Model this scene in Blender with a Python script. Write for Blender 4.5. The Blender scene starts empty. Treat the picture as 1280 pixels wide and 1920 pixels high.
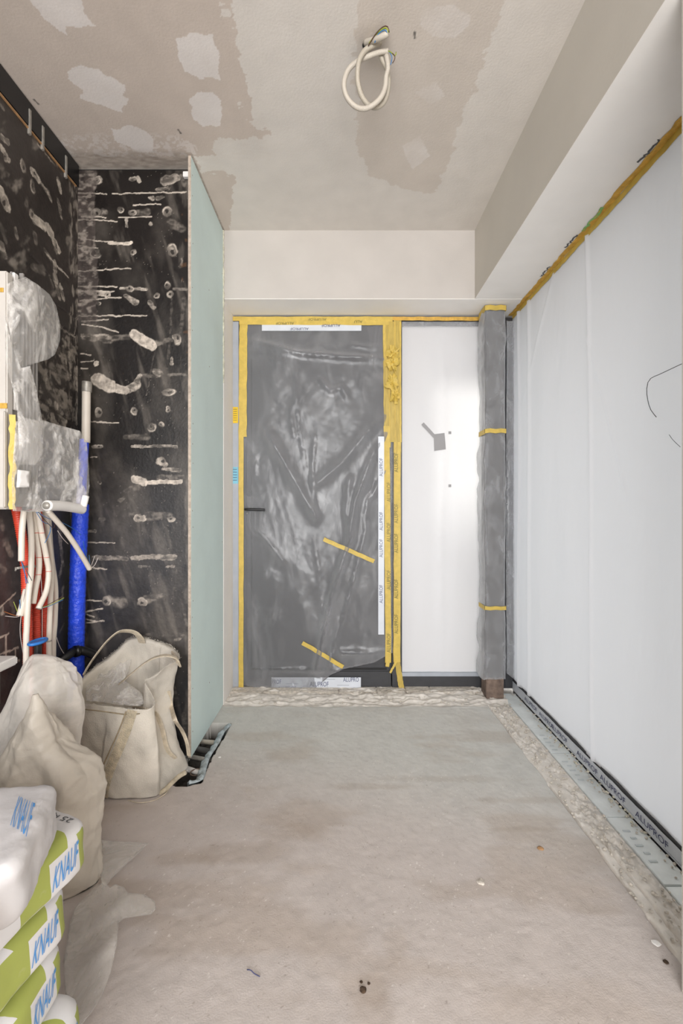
import bpy, bmesh, math, random
import numpy as np
from mathutils import Vector, Matrix
from mathutils.bvhtree import BVHTree
from mathutils.geometry import delaunay_2d_cdt

SC = bpy.context.scene
COL = SC.collection
F = 853.0; HZ = 953.0; CH = 1.16          # focal length in pixels, horizon row, camera height

# ---------------------------------------------------------------- camera, sky, sun, exposure
cd = bpy.data.cameras.new('camera'); cam = bpy.data.objects.new('camera', cd); COL.objects.link(cam)
cam.location = (0, 0, CH); cam.rotation_euler = (math.pi/2, 0, 0)
cd.sensor_width = 36; cd.lens = F/1920*36; cd.shift_y = -7/1920; cd.clip_start = 0.02
SC.camera = cam
w = bpy.data.worlds.new('sky'); SC.world = w; w.use_nodes = True
bg = w.node_tree.nodes['Background']
bg.inputs[0].default_value = (0.93, 0.96, 1.0, 1); bg.inputs[1].default_value = 2.05
sd = bpy.data.lights.new('sun', 'SUN'); sun = bpy.data.objects.new('sun', sd); COL.objects.link(sun)
sd.energy = 8; sd.angle = math.radians(7); sd.color = (1, .95, .87)
sun.rotation_euler = Vector((0.04, -1.0, -0.60)).to_track_quat('-Z', 'Y').to_euler()
def area(name, loc, direction, sx, sy, power, color=(1, 1, 1)):
    ld = bpy.data.lights.new(name, 'AREA'); ld.shape = 'RECTANGLE'; ld.size = sx; ld.size_y = sy
    ld.energy = power; ld.color = color
    o = bpy.data.objects.new(name, ld); COL.objects.link(o); o.location = loc
    o.rotation_euler = Vector(direction).to_track_quat('-Z', 'Y').to_euler()
area('rear_fill_light', (-.1, -2.3, 1.5), (0, 1, .22), 2.3, 2.4, 148, (1, .985, .975))  # added fill behind the camera for unseen windows, tilted up towards the ceiling
SC.view_settings.view_transform = 'Standard'; SC.view_settings.look = 'None'
SC.view_settings.gamma = 1; SC.view_settings.use_curve_mapping = False
SC.view_settings.exposure = 0.33
SC.cycles.use_denoising = True
SC.cycles.max_bounces = 10; SC.cycles.diffuse_bounces = 6; SC.cycles.transparent_max_bounces = 16
SC.cycles.sample_clamp_indirect = 8

# ---------------------------------------------------------------- helpers
def P(px, py, Y): return Vector(((px-640)*Y/F, Y, CH-(py-HZ)*Y/F))
def PX(px, py, X):                                     # the point of the plane X = const seen there
    Y = X*F/(px-640); return Vector((X, Y, CH-(py-HZ)*Y/F))
def PZ(px, py, z=0.0):
    Y = F*(CH-z)/(py-HZ); return Vector(((px-640)*Y/F, Y, z))
def lin(h):
    if isinstance(h, tuple): return h
    h = h.lstrip('#'); c = [int(h[i:i+2], 16)/255 for i in (0, 2, 4)]
    return tuple(x/12.92 if x <= .04045 else ((x+.055)/1.055)**2.4 for x in c)
def sm(a, b, x): t = np.clip((x-a)/(b-a), 0, 1); return t*t*(3-2*t)
def vnoise(x, y, seed=0):
    xi = np.floor(x).astype(np.int64); yi = np.floor(y).astype(np.int64); fx = x-xi; fy = y-yi
    fx = fx*fx*(3-2*fx); fy = fy*fy*(3-2*fy)
    def h(a, b):
        n = (a*374761393 + b*668265263 + seed*974711) & 0x7fffffff
        n = ((n ^ (n >> 13))*1274126177) & 0x7fffffff
        return ((n ^ (n >> 16)) & 0xffff)/65535.0
    return (h(xi, yi)*(1-fx)+h(xi+1, yi)*fx)*(1-fy)+(h(xi, yi+1)*(1-fx)+h(xi+1, yi+1)*fx)*fy
def fbm(x, y, seed=0, o=4):
    s = 0; a = .5; t = 0
    for i in range(o): s = s+a*vnoise(x*2**i, y*2**i, seed+i*7); t += a; a *= .5
    return s/t
def inpoly(x, y, poly):
    r = np.zeros(x.shape, bool); n = len(poly)
    for i in range(n):
        x1, y1 = poly[i]; x2, y2 = poly[(i+1) % n]
        if y1 == y2: continue
        c = ((y1 > y) != (y2 > y)) & (x < (x2-x1)*(y-y1)/(y2-y1)+x1)
        r ^= c
    return r
def segd(x, y, a, b):                                   # distance to a segment and the parameter along it
    dx = b[0]-a[0]; dy = b[1]-a[1]; L = dx*dx+dy*dy+1e-12
    t = np.clip(((x-a[0])*dx+(y-a[1])*dy)/L, 0, 1)
    return np.hypot(x-a[0]-t*dx, y-a[1]-t*dy), t

MATS = {}
def nt(name):
    m = bpy.data.materials.new(name); m.use_nodes = True; MATS[name] = m
    n = m.node_tree; return m, n, n.nodes['Principled BSDF'], n.nodes['Material Output']
def mat(name, color, rough=.6, metal=0, var=.12, scale=12, bump=.0, bscale=60, spec=.5, attr=False, coat=0, trans=0, crease=None):
    m, n, b, out = nt(name); L = n.links
    tc = n.nodes.new('ShaderNodeTexCoord'); no = n.nodes.new('ShaderNodeTexNoise')
    no.inputs['Scale'].default_value = scale; no.inputs['Detail'].default_value = 6
    L.new(tc.outputs['Object'], no.inputs['Vector'])
    mr = n.nodes.new('ShaderNodeMapRange'); mr.inputs['From Min'].default_value = .3; mr.inputs['From Max'].default_value = .7
    mr.inputs['To Min'].default_value = 1-var; mr.inputs['To Max'].default_value = 1+var*.5
    L.new(no.outputs['Fac'], mr.inputs['Value'])
    mx = n.nodes.new('ShaderNodeMix'); mx.data_type = 'RGBA'; mx.blend_type = 'MULTIPLY'; mx.inputs[0].default_value = 1
    if attr:
        at = n.nodes.new('ShaderNodeAttribute'); at.attribute_name = 'Col'; L.new(at.outputs['Color'], mx.inputs[6])
    else: mx.inputs[6].default_value = (*lin(color), 1)
    L.new(mr.outputs[0], mx.inputs[7]); L.new(mx.outputs[2], b.inputs['Base Color'])
    b.inputs['Roughness'].default_value = rough; b.inputs['Metallic'].default_value = metal
    b.inputs['Specular IOR Level'].default_value = spec; b.inputs['Coat Weight'].default_value = coat
    if bump:
        nb = n.nodes.new('ShaderNodeTexNoise'); nb.inputs['Scale'].default_value = bscale; nb.inputs['Detail'].default_value = 8
        L.new(tc.outputs['Object'], nb.inputs['Vector'])
        bp = n.nodes.new('ShaderNodeBump'); bp.inputs['Strength'].default_value = bump; bp.inputs['Distance'].default_value = .01
        L.new(nb.outputs['Fac'], bp.inputs['Height']); L.new(bp.outputs[0], b.inputs['Normal'])
    if crease:
        vo = n.nodes.new('ShaderNodeTexVoronoi'); vo.inputs['Scale'].default_value = crease[0]; vo.feature = 'F1'
        ds_ = n.nodes.new('ShaderNodeMix'); ds_.data_type = 'VECTOR'; ds_.inputs[0].default_value = .12
        L.new(tc.outputs['Object'], ds_.inputs[4]); L.new(no.outputs['Color'], ds_.inputs[5]); L.new(ds_.outputs[1], vo.inputs['Vector'])
        b2 = n.nodes.new('ShaderNodeBump'); b2.inputs['Strength'].default_value = crease[1]; b2.inputs['Distance'].default_value = .02
        L.new(vo.outputs['Distance'], b2.inputs['Height'])
        if bump: L.new(bp.outputs[0], b2.inputs['Normal'])
        L.new(b2.outputs[0], b.inputs['Normal'])
    if trans:
        tr = n.nodes.new('ShaderNodeBsdfTranslucent'); L.new(mx.outputs[2], tr.inputs[0])
        ms = n.nodes.new('ShaderNodeMixShader'); ms.inputs[0].default_value = trans
        L.new(b.outputs[0], ms.inputs[1]); L.new(tr.outputs[0], ms.inputs[2]); L.new(ms.outputs[0], out.inputs[0])
    return m
def film(name, color, base, vary, rough=.3, scale=(8, 8, 8), detail=5, contrast=(.42, .7), bump=.25, spec=.5, face=.35):
    """clear polythene: see-through, cloudier in its creases"""
    m, n, b, out = nt(name); L = n.links
    tc = n.nodes.new('ShaderNodeTexCoord'); mp = n.nodes.new('ShaderNodeMapping'); mp.inputs['Scale'].default_value = scale
    no = n.nodes.new('ShaderNodeTexNoise'); no.inputs['Scale'].default_value = 1; no.inputs['Detail'].default_value = detail
    no.inputs['Roughness'].default_value = .65; no.inputs['Distortion'].default_value = .8
    L.new(tc.outputs['Object'], mp.inputs[0]); L.new(mp.outputs[0], no.inputs['Vector'])
    mr = n.nodes.new('ShaderNodeMapRange'); mr.inputs['From Min'].default_value = contrast[0]; mr.inputs['From Max'].default_value = contrast[1]
    mr.inputs['To Min'].default_value = base; mr.inputs['To Max'].default_value = base+vary
    L.new(no.outputs['Fac'], mr.inputs['Value'])
    lw = n.nodes.new('ShaderNodeLayerWeight'); lw.inputs[0].default_value = .35
    ad = n.nodes.new('ShaderNodeMath'); ad.operation = 'MULTIPLY_ADD'; ad.use_clamp = True
    ad.inputs[1].default_value = face; L.new(lw.outputs['Facing'], ad.inputs[0]); L.new(mr.outputs[0], ad.inputs[2])
    bp = n.nodes.new('ShaderNodeBump'); bp.inputs['Strength'].default_value = bump; bp.inputs['Distance'].default_value = .01
    L.new(no.outputs['Fac'], bp.inputs['Height']); L.new(bp.outputs[0], b.inputs['Normal'])
    b.inputs['Base Color'].default_value = (*lin(color), 1); b.inputs['Roughness'].default_value = rough
    b.inputs['Specular IOR Level'].default_value = spec
    tp = n.nodes.new('ShaderNodeBsdfTransparent'); ms = n.nodes.new('ShaderNodeMixShader')
    L.new(ad.outputs[0], ms.inputs[0]); L.new(tp.outputs[0], ms.inputs[1]); L.new(b.outputs[0], ms.inputs[2])
    L.new(ms.outputs[0], out.inputs[0]); return m
def milky(name, color, tl=.62, rough=.45, bump=.12, scale=(3, 3, 1.2), clear=0.0):
    """milky sheeting lit through from behind: diffuse and translucent"""
    m, n, b, out = nt(name); L = n.links
    b.inputs['Base Color'].default_value = (*lin(color), 1); b.inputs['Roughness'].default_value = rough
    tc = n.nodes.new('ShaderNodeTexCoord'); mp = n.nodes.new('ShaderNodeMapping'); mp.inputs['Scale'].default_value = scale
    no = n.nodes.new('ShaderNodeTexNoise'); no.inputs['Scale'].default_value = 3; no.inputs['Detail'].default_value = 6
    L.new(tc.outputs['Object'], mp.inputs[0]); L.new(mp.outputs[0], no.inputs['Vector'])
    bp = n.nodes.new('ShaderNodeBump'); bp.inputs['Strength'].default_value = bump; bp.inputs['Distance'].default_value = .02
    L.new(no.outputs['Fac'], bp.inputs['Height']); L.new(bp.outputs[0], b.inputs['Normal'])
    tr = n.nodes.new('ShaderNodeBsdfTranslucent'); tr.inputs[0].default_value = (*lin(color), 1)
    L.new(bp.outputs[0], tr.inputs['Normal'])
    ms = n.nodes.new('ShaderNodeMixShader'); ms.inputs[0].default_value = tl
    L.new(b.outputs[0], ms.inputs[1]); L.new(tr.outputs[0], ms.inputs[2]); s = ms
    if clear:
        tp = n.nodes.new('ShaderNodeBsdfTransparent'); m2 = n.nodes.new('ShaderNodeMixShader'); m2.inputs[0].default_value = clear
        L.new(ms.outputs[0], m2.inputs[1]); L.new(tp.outputs[0], m2.inputs[2]); s = m2
    L.new(s.outputs[0], out.inputs[0]); return m

M = {}
M['ceiling'] = mat('gypsum_ceiling', '#ffffff', .9, attr=True, var=.05, scale=9, bump=.08, bscale=140)
M['plaster'] = mat('smooth_white_plaster', '#bfb9b3', .85, var=.05, scale=5, bump=.05, bscale=90)
M['plaster_grey'] = mat('skimmed_grey_plaster', '#cbc5bb', .85, var=.06, scale=4, bump=.06, bscale=60)
M['black'] = mat('black_glued_board', '#000000', .38, attr=True, var=.25, scale=40, bump=.10, bscale=90)
M['floor'] = mat('concrete_screed', '#ffffff', .8, attr=True, var=.07, scale=14, bump=.16, bscale=230)
M['green'] = mat('green_plasterboard', '#d0e1df', .8, var=.05, scale=5, bump=.02)
M['gypsum_edge'] = mat('cut_gypsum_edge', '#b7a99b', .9, var=.25, scale=60, bump=.3)
M['anthracite'] = mat('anthracite_aluminium', '#3b3b3e', .45, var=.15, scale=20, bump=.05)
M['frame_grey'] = mat('grey_frame_film', '#a9aeb6', .5, var=.1)
M['black_plastic'] = mat('black_plastic', '#141416', .35, var=.2)
M['glass'] = None
m, n, b, out = nt('clear_glass')
tp = n.nodes.new('ShaderNodeBsdfTransparent'); tp.inputs[0].default_value = (.94, .96, .96, 1)
gl = n.nodes.new('ShaderNodeBsdfGlossy'); gl.inputs['Roughness'].default_value = .02
ms = n.nodes.new('ShaderNodeMixShader'); ms.inputs[0].default_value = .06
n.links.new(tp.outputs[0], ms.inputs[1]); n.links.new(gl.outputs[0], ms.inputs[2]); n.links.new(ms.outputs[0], out.inputs[0]); M['glass'] = m
M['sheet'] = milky('milky_window_sheeting', '#eceaec', .44)
M['tape'] = mat('yellow_masking_tape', '#d6b958', .5, var=.14, scale=30, bump=.25, bscale=120, trans=.1)
M['tape_clear'] = film('worn_yellow_tape', '#d6bb60', .5, .25, .5, (60, 60, 8))
M['orange_tape'] = mat('orange_masking_tape', '#d3a748', .55, var=.25, scale=40, bump=.5, bscale=90)
M['print_film'] = mat('printed_protection_film', '#cfd3da', .4, var=.08)
M['ink_blue'] = mat('navy_print', '#3c4068', .6)
M['ink_dark'] = mat('olive_grey_print', '#77703c', .6)
M['logo_blue'] = mat('blue_print', '#4f8fcf', .6, var=.1)
M['ink_grey'] = mat('grey_print', '#55575a', .6)
M['film_door'] = film('door_polythene', '#9c9c9f', .14, .30, .2, (7, 7, 3.5), 9, (.46, .76), .4, .9, 1.4)
M['film_post'] = film('post_polythene', '#bcbdc0', .24, .26, .22, (10, 10, 6), 6, (.42, .70), .35, .6, .8)
M['film_clear'] = film('crinkled_clear_wrap', '#f6f3ef', .07, .62, .14, (12, 12, 6), 7, (.48, .72), .6, 1.0, .32)
M['film_floor'] = film('thin_milky_polythene', '#e6e3de', .12, .18, .35, (9, 9, 9), 5)
M['film_bag'] = film('frosted_bag_polythene', '#e8e2da', .42, .25, .35, (6, 6, 6), 5, bump=.25, face=.5)
M['cream'] = mat('cream_sack', '#dcd4c8', .45, var=.08, scale=8, bump=.12, bscale=25, crease=(9, .55), trans=.25)
M['woven'] = mat('woven_polypropylene', '#e2dbcf', .65, var=.32, scale=5, bump=.3, bscale=220, crease=(11, .4), trans=.12)
M['strap'] = mat('bag_webbing', '#dccfb9', .8, var=.22, scale=50, bump=.6, bscale=300)
M['seam'] = mat('braided_seam', '#d8cbb2', .85, var=.3, scale=40, bump=.8, bscale=260)
M['stitch'] = mat('dark_stitching', '#a3947a', .9, var=.4, scale=60)
M['pvc'] = mat('ivory_conduit', '#d9d0c4', .4, var=.06)
M['pvc_grey'] = mat('grey_ivory_conduit', '#aca496', .45, var=.06)
M['pvc_loop'] = mat('loop_ivory_conduit', '#b9b1a5', .5, var=.06)
M['red'] = mat('red_corrugated_conduit', '#cf4630', .4, var=.12)
M['blue'] = mat('blue_pipe_sleeve', '#2b50e6', .28, var=.2, scale=25, bump=.7, bscale=60)
M['valve_blue'] = mat('blue_valve_plastic', '#2f77c8', .35)
M['wire_blue'] = mat('blue_wire', '#3f78b0', .4); M['wire_green'] = mat('yellow_green_wire', '#8f9a3a', .4)
M['wire_brown'] = mat('brown_wire', '#4b3022', .4); M['wire_grey'] = mat('grey_wire', '#b3aaa6', .4)
M['copper'] = mat('bare_copper', '#c07a4a', .3, metal=.8)
M['cabinet'] = mat('grey_white_steel', '#c4beb7', .5, var=.05); M['cabinet_dark'] = mat('grey_ribbing', '#8e8a86', .55)
M['galv'] = mat('galvanised_fitting', '#a8a39b', .45, metal=.4, var=.3, scale=40)
M['rust'] = mat('rusty_steel', '#756459', .75, var=.6, scale=22, bump=.5, bscale=60)
M['steel_dark'] = mat('dark_steel_post', '#4a4744', .6, var=.3)
M['board_white'] = mat('foil_white_board', '#dde2e2', .7, var=.14, scale=12, bump=.1)
M['foam'] = mat('pale_expanding_foam', '#d6d2bf', .9, var=.35, scale=50, bump=1, bscale=70)
M['debris'] = mat('mortar_crumbs', '#cdc5ba', .9, var=.3, scale=60, bump=.6)
M['dirt'] = mat('brown_clod', '#4b3a2c', .95, var=.5, scale=90, bump=.8)
M['felt'] = mat('grey_blue_felt', '#aeb9bd', .9, var=.25, scale=60, bump=.6, bscale=160)
M['faint'] = mat('faint_board_print', '#c2c9cb', .7)
M['white'] = mat('matt_white', '#e6e3e0', .6, var=.04)
M['wood'] = mat('raw_timber', '#a9825a', .7, var=.3, scale=25)
M['ground'] = mat('grey_paving', '#7b7a78', .9, var=.15, scale=2)
M['dusty'] = mat('dusty_paper_sack', '#c8bbaf', .8, var=.2, scale=7, bump=.4, bscale=18)
M['green_paint'] = mat('green_foam_smear', '#7fb06a', .8)
M['sticker_yellow'] = mat('yellow_sticker', '#e8c21a', .5); M['sticker_blue'] = mat('light_blue_sticker', '#7fbfd4', .5)
M['shadow_tag'] = mat('grey_label_silhouette', '#b4b2b3', .7, var=.03, trans=.35)

def link(name, me, m=None, parent=None, **props):
    o = bpy.data.objects.new(name, me); COL.objects.link(o)
    if m is not None and me is not None and not me.materials: me.materials.append(M[m] if isinstance(m, str) else m)
    if parent is not None: o.parent = parent
    for k, v in props.items(): o[k] = v
    return o
def thing(name, label, cat, group=None, loc=(0, 0, 0)):
    o = bpy.data.objects.new(name, None); COL.objects.link(o); o.location = loc; o.empty_display_size = .05
    o['label'] = label; o['category'] = cat
    if group: o['group'] = group
    return o
def tag(o, label, cat, group=None):
    o['label'] = label; o['category'] = cat
    if group: o['group'] = group
    return o
def local(o, parent):                                   # keep the world place of a child of a moved empty
    o.parent = parent; o.matrix_parent_inverse = Matrix.Translation(-Vector(parent.location)); return o
def mesh(name, v, f, smooth=False):
    me = bpy.data.meshes.new(name); me.from_pydata([tuple(p) for p in v], [], f); me.update()
    if smooth: me.polygons.foreach_set('use_smooth', [True]*len(me.polygons))
    return me
def bm_mesh(name, bm, smooth=False):
    me = bpy.data.meshes.new(name); bmesh.ops.recalc_face_normals(bm, faces=bm.faces); bm.to_mesh(me); bm.free()
    if smooth: me.polygons.foreach_set('use_smooth', [True]*len(me.polygons))
    return me
def box(bm, lo, hi, bev=0):
    c = [(a+b)/2 for a, b in zip(lo, hi)]; s = [abs(b-a) for a, b in zip(lo, hi)]
    r = bmesh.ops.create_cube(bm, size=1, matrix=Matrix.Translation(c) @ Matrix.Diagonal((*s, 1)))
    if bev:
        es = list({e for v in r['verts'] for e in v.link_edges})
        bmesh.ops.bevel(bm, geom=es, offset=bev, segments=2, affect='EDGES')
def boxo(name, lo, hi, m, parent=None, bev=0, **props):
    bm = bmesh.new(); box(bm, lo, hi, bev); return link(name, bm_mesh(name, bm), m, parent, **props)
def catmull(pts, n, closed=False):
    pts = [Vector(p) for p in pts]; N = len(pts); out = []
    segs = N if closed else N-1
    g = (lambda i: pts[i % N]) if closed else (lambda i: pts[max(0, min(N-1, i))])
    L = [(g(i+1)-g(i)).length for i in range(segs)]; T = sum(L)
    cnt = n if closed else n-1
    for k in range(n):
        d = T*k/cnt; i = 0
        while i < segs-1 and d > L[i]: d -= L[i]; i += 1
        t = min(1, d/max(L[i], 1e-9)); p0, p1, p2, p3 = g(i-1), g(i), g(i+1), g(i+2)
        out.append(.5*((2*p1)+(-p0+p2)*t+(2*p0-5*p1+4*p2-p3)*t*t+(-p0+3*p1-3*p2+p3)*t**3))
    return out
def tube_data(path, r, sides=10, caps=True, flat=None):
    """path: Vectors; r: number or function(arc length); flat: (w, t) section of a strap instead of a circle"""
    n = len(path); v = []; f = []; up = None; s = 0
    for i, p in enumerate(path):
        t = (path[min(i+1, n-1)]-path[max(i-1, 0)]).normalized()
        if up is None:
            up = Vector((0, 1, 0)) if abs(t.y) < .9 else Vector((1, 0, 0))
        up = (up-t*up.dot(t)).normalized(); sd_ = t.cross(up)
        if i: s += (p-path[i-1]).length
        rr = r(s) if callable(r) else r
        for k in range(sides):
            a = 2*math.pi*(k+.5)/sides
            if flat: v.append(p+sd_*math.copysign(abs(math.cos(a))**.5, math.cos(a))*flat[0]/2+up*math.sin(a)*flat[1]/2)
            else: v.append(p+sd_*math.cos(a)*rr+up*math.sin(a)*rr)
    for i in range(n-1):
        for k in range(sides):
            a = i*sides+k; b_ = i*sides+(k+1) % sides; f.append((a, b_, b_+sides, a+sides))
    if caps: f.append(tuple(range(sides))[::-1]); f.append(tuple(range((n-1)*sides, n*sides)))
    return v, f
def tube(name, pts, r, m, parent=None, step=.012, sides=10, flat=None, raw=False, **props):
    P_ = [Vector(p) for p in pts]; L = sum((P_[i+1]-P_[i]).length for i in range(len(P_)-1))
    path = P_ if raw else catmull(P_, max(3, int(L/step)+1))
    v, f = tube_data(path, r, sides, True, flat)
    return link(name, mesh(name, v, f, flat is None), m, parent, **props)
def ribbed(r, pitch, depth): return lambda s: r-depth*(.5+.5*math.cos(2*math.pi*s/pitch))
def grid(name, o, U, V, nu, nv, m, colfn=None, hfn=None, parent=None, smooth=True, **props):
    """dense sheet o + u*U + v*V with per-vertex colour and relief along its normal"""
    o = np.array(o, float); U = np.array(U, float); V = np.array(V, float)
    u, v = np.meshgrid(np.linspace(0, 1, nu+1), np.linspace(0, 1, nv+1), indexing='xy')
    u = u.ravel(); v = v.ravel(); co = o+np.outer(u, U)+np.outer(v, V)
    nrm = np.cross(U, V); nrm /= np.linalg.norm(nrm)
    if hfn is not None: co = co+np.outer(hfn(co), nrm)
    i = np.arange(nv)[:, None]*(nu+1)+np.arange(nu)[None, :]; i = i.ravel()
    q = np.stack([i, i+1, i+nu+2, i+nu+1], 1).astype(np.int32)
    me = bpy.data.meshes.new(name); me.vertices.add(len(co)); me.vertices.foreach_set('co', co.astype(np.float32).ravel())
    me.loops.add(q.size); me.loops.foreach_set('vertex_index', q.ravel()); me.polygons.add(len(q))
    me.polygons.foreach_set('loop_start', np.arange(0, q.size, 4, dtype=np.int32))
    me.update(calc_edges=True); me.polygons.foreach_set('use_smooth', np.full(len(q), smooth))
    if colfn is not None:
        c = colfn(co); at = me.color_attributes.new('Col', 'FLOAT_COLOR', 'POINT')
        at.data.foreach_set('color', np.concatenate([c, np.ones((len(c), 1))], 1).astype(np.float32).ravel())
    return link(name, me, m, parent, **props)
def crumple(p, seed, amp, freq=9, n=7):
    """folded facets: triangle waves along random directions"""
    rnd = random.Random(seed); h = 0
    for i in range(n):
        d = Vector((rnd.gauss(0, 1), rnd.gauss(0, 1), rnd.gauss(0, .7))).normalized(); k = freq*(1+.45*i)*rnd.uniform(.7, 1.3)
        x = p.dot(d)*k+rnd.random()*9+.35*math.sin(p.x*freq*.9+i)+.3*math.sin(p.z*freq*.8+2*i)
        h += abs((x % 2)-1)/(1+.5*i)
    return amp*(h/3.2-.5)
def patch(name, poly, depth, m, step=5, parent=None, thick=.0012, jitter=1.0, smooth=True, **props):
    """a sheet cut to an outline; depth(px, py) gives the world point"""
    rnd = random.Random(len(poly)*7+int(poly[0][0])); pts = []
    for i in range(len(poly)):
        a = Vector(poly[i]); b_ = Vector(poly[(i+1) % len(poly)]); k = max(1, int((b_-a).length/step))
        for j in range(k):
            q = a.lerp(b_, j/k)
            if j: q = q+Vector((rnd.uniform(-.3, .3), rnd.uniform(-.3, .3)))*jitter
            pts.append(q)
    nb = len(pts); edges = [(i, (i+1) % nb) for i in range(nb)]
    xs = [p[0] for p in poly]; ys = [p[1] for p in poly]
    pa = [tuple(p) for p in pts]; cand = []; y = min(ys)+step*.6
    while y < max(ys):
        x = min(xs)+rnd.random()*step
        while x < max(xs): cand.append((x+rnd.uniform(-.25, .25)*step, y+rnd.uniform(-.25, .25)*step)); x += step
        y += step
    ca = np.array(cand); ba = np.array(pa); near = np.full(len(ca), 1e9)
    for q in ba: near = np.minimum(near, np.hypot(ca[:, 0]-q[0], ca[:, 1]-q[1]))
    ok = inpoly(ca[:, 0], ca[:, 1], pa) & (near > step*.45); pts += [Vector(q) for q in ca[ok]]
    r = delaunay_2d_cdt([Vector((p[0], p[1])) for p in pts], edges, [], 1, 1e-5)
    v = [depth(p[0], p[1]) for p in r[0]]
    me = mesh(name, v, [tuple(t) for t in r[2]], smooth); o = link(name, me, m, parent, **props)
    if thick:
        s = o.modifiers.new('thickness', 'SOLIDIFY'); s.thickness = thick; s.offset = 0
    return o
def text(name, s, p0, p1, p2, m, parent=None, off=.0012, onto=None, bold=False, **props):
    """flat lettering in the parallelogram p0 (lower left), p1 (lower right), p2 (upper left)"""
    cu = bpy.data.curves.new('t', 'FONT'); cu.body = s; cu.size = 1; cu.resolution_u = 3
    if bold: cu.offset = .009
    to = bpy.data.objects.new('t', cu); COL.objects.link(to)
    me = bpy.data.meshes.new_from_object(to.evaluated_get(bpy.context.evaluated_depsgraph_get()))
    bpy.data.objects.remove(to); bpy.data.curves.remove(cu)
    me.name = name; me.materials.clear()
    n = len(me.vertices); co = np.empty(n*3, np.float32); me.vertices.foreach_get('co', co); co = co.reshape(-1, 3)
    lo = co.min(0); sp = co.max(0)-lo; u = (co[:, 0]-lo[0])/sp[0]; v = (co[:, 1]-lo[1])/sp[1]
    p0, p1, p2 = Vector(p0), Vector(p1), Vector(p2); nn = (p1-p0).cross(p2-p0).normalized()
    bm = bmesh.new(); bm.from_mesh(me)
    for i, vt in enumerate(bm.verts): vt.co = p0+(p1-p0)*float(u[i])+(p2-p0)*float(v[i])
    if onto is not None:
        bmesh.ops.triangulate(bm, faces=bm.faces)
        for _ in range(3):
            es = [e for e in bm.edges if e.calc_length() > .006]
            if not es: break
            bmesh.ops.subdivide_edges(bm, edges=es, cuts=1); bmesh.ops.triangulate(bm, faces=bm.faces)
    for vt in bm.verts:
        if onto is not None:
            h = onto.ray_cast(vt.co+nn*.15, -nn, .4)
            if h[0] is not None: vt.co = h[0]
        vt.co += nn*off
    bm.to_mesh(me); bm.free()
    return link(name, me, m, parent, **props)
def strip(name, a, b_, w, m, n, parent=None, seed=0, segs=14, wob=.0015, off=.001, **props):
    """a piece of tape from a to b, w wide, on a surface with normal n"""
    a, b_, n = Vector(a), Vector(b_), Vector(n).normalized(); t = (b_-a).normalized(); s = t.cross(n); rnd = random.Random(seed)
    v = []; f = []
    for i in range(segs+1):
        c = a.lerp(b_, i/segs)+s*rnd.uniform(-wob, wob)
        for k in (-1, -.33, .33, 1): v.append(c+s*k*w/2*(1+rnd.uniform(-.04, .04))+n*(off+rnd.uniform(0, wob*.5)))
    for i in range(segs):
        for k in range(3): q = i*4+k; f.append((q, q+1, q+5, q+4))
    o = link(name, mesh(name, v, f), m, parent, **props)
    md = o.modifiers.new('thickness', 'SOLIDIFY'); md.thickness = .0006; md.offset = 0
    return o

# ---------------------------------------------------------------- the shell
CE = 2.797; SOF = 2.395; YW = 2.68; YF = 2.927; XL = -1.257; XR = 1.105; XG = -.697; YA = 2.17
def pc(px, py): q = PZ(px, py, CE); return (q.x, q.y)
CP = lambda L: [pc(*p) for p in L]
comp = CP([(430, -60), (433, 0), (445, 95), (472, 190), (472, 235), (505, 245), (505, 256), (402, 262), (403, 288), (362, 296), (380, 322), (410, 318), (440, 330), (430, 440), (1000, 440), (1160, -60)])
board = CP([(672, -60), (668, 5), (664, 110), (668, 265), (690, 330), (735, 345), (775, 362), (818, 360), (826, 330), (850, 290), (858, 240), (885, 180), (905, 110), (940, 30), (955, -60)])
blobs = [CP(L) for L in (
 [(45, -30), (58, 5), (75, 32), (98, 48), (130, 66), (127, 50), (182, 52), (165, 38), (150, -10)],
 [(127, 135), (150, 124), (180, 127), (236, 163), (232, 180), (243, 186), (228, 212), (150, 183), (158, 172), (130, 150)],
 [(332, 72), (355, 62), (395, 64), (409, 95), (408, 125), (414, 140), (414, 155), (400, 146), (375, 147), (345, 134), (334, 105)],
 [(355, 185), (375, 171), (400, 170), (413, 190), (413, 236), (380, 237), (360, 222)],
 [(209, 243), (245, 235), (270, 243), (288, 258), (290, 287), (262, 286), (240, 274), (216, 266)])]
soft = [CP(L) for L in (
 [(790, 20), (850, 8), (882, 30), (880, 50), (850, 70), (812, 70), (788, 48)],
 [(778, 175), (815, 156), (836, 180), (805, 196)], [(752, 275), (785, 254), (806, 292), (774, 318), (762, 298)])]
extra = [CP(L) for L in ([(400, 262), (402, 290), (445, 300), (505, 300), (505, 256)], [(446, 194), (470, 196), (500, 232), (506, 252), (448, 222)], [(410, 0), (432, 0), (432, 30), (412, 32)], [(362, 296), (402, 288), (430, 330), (380, 325)])]
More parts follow.
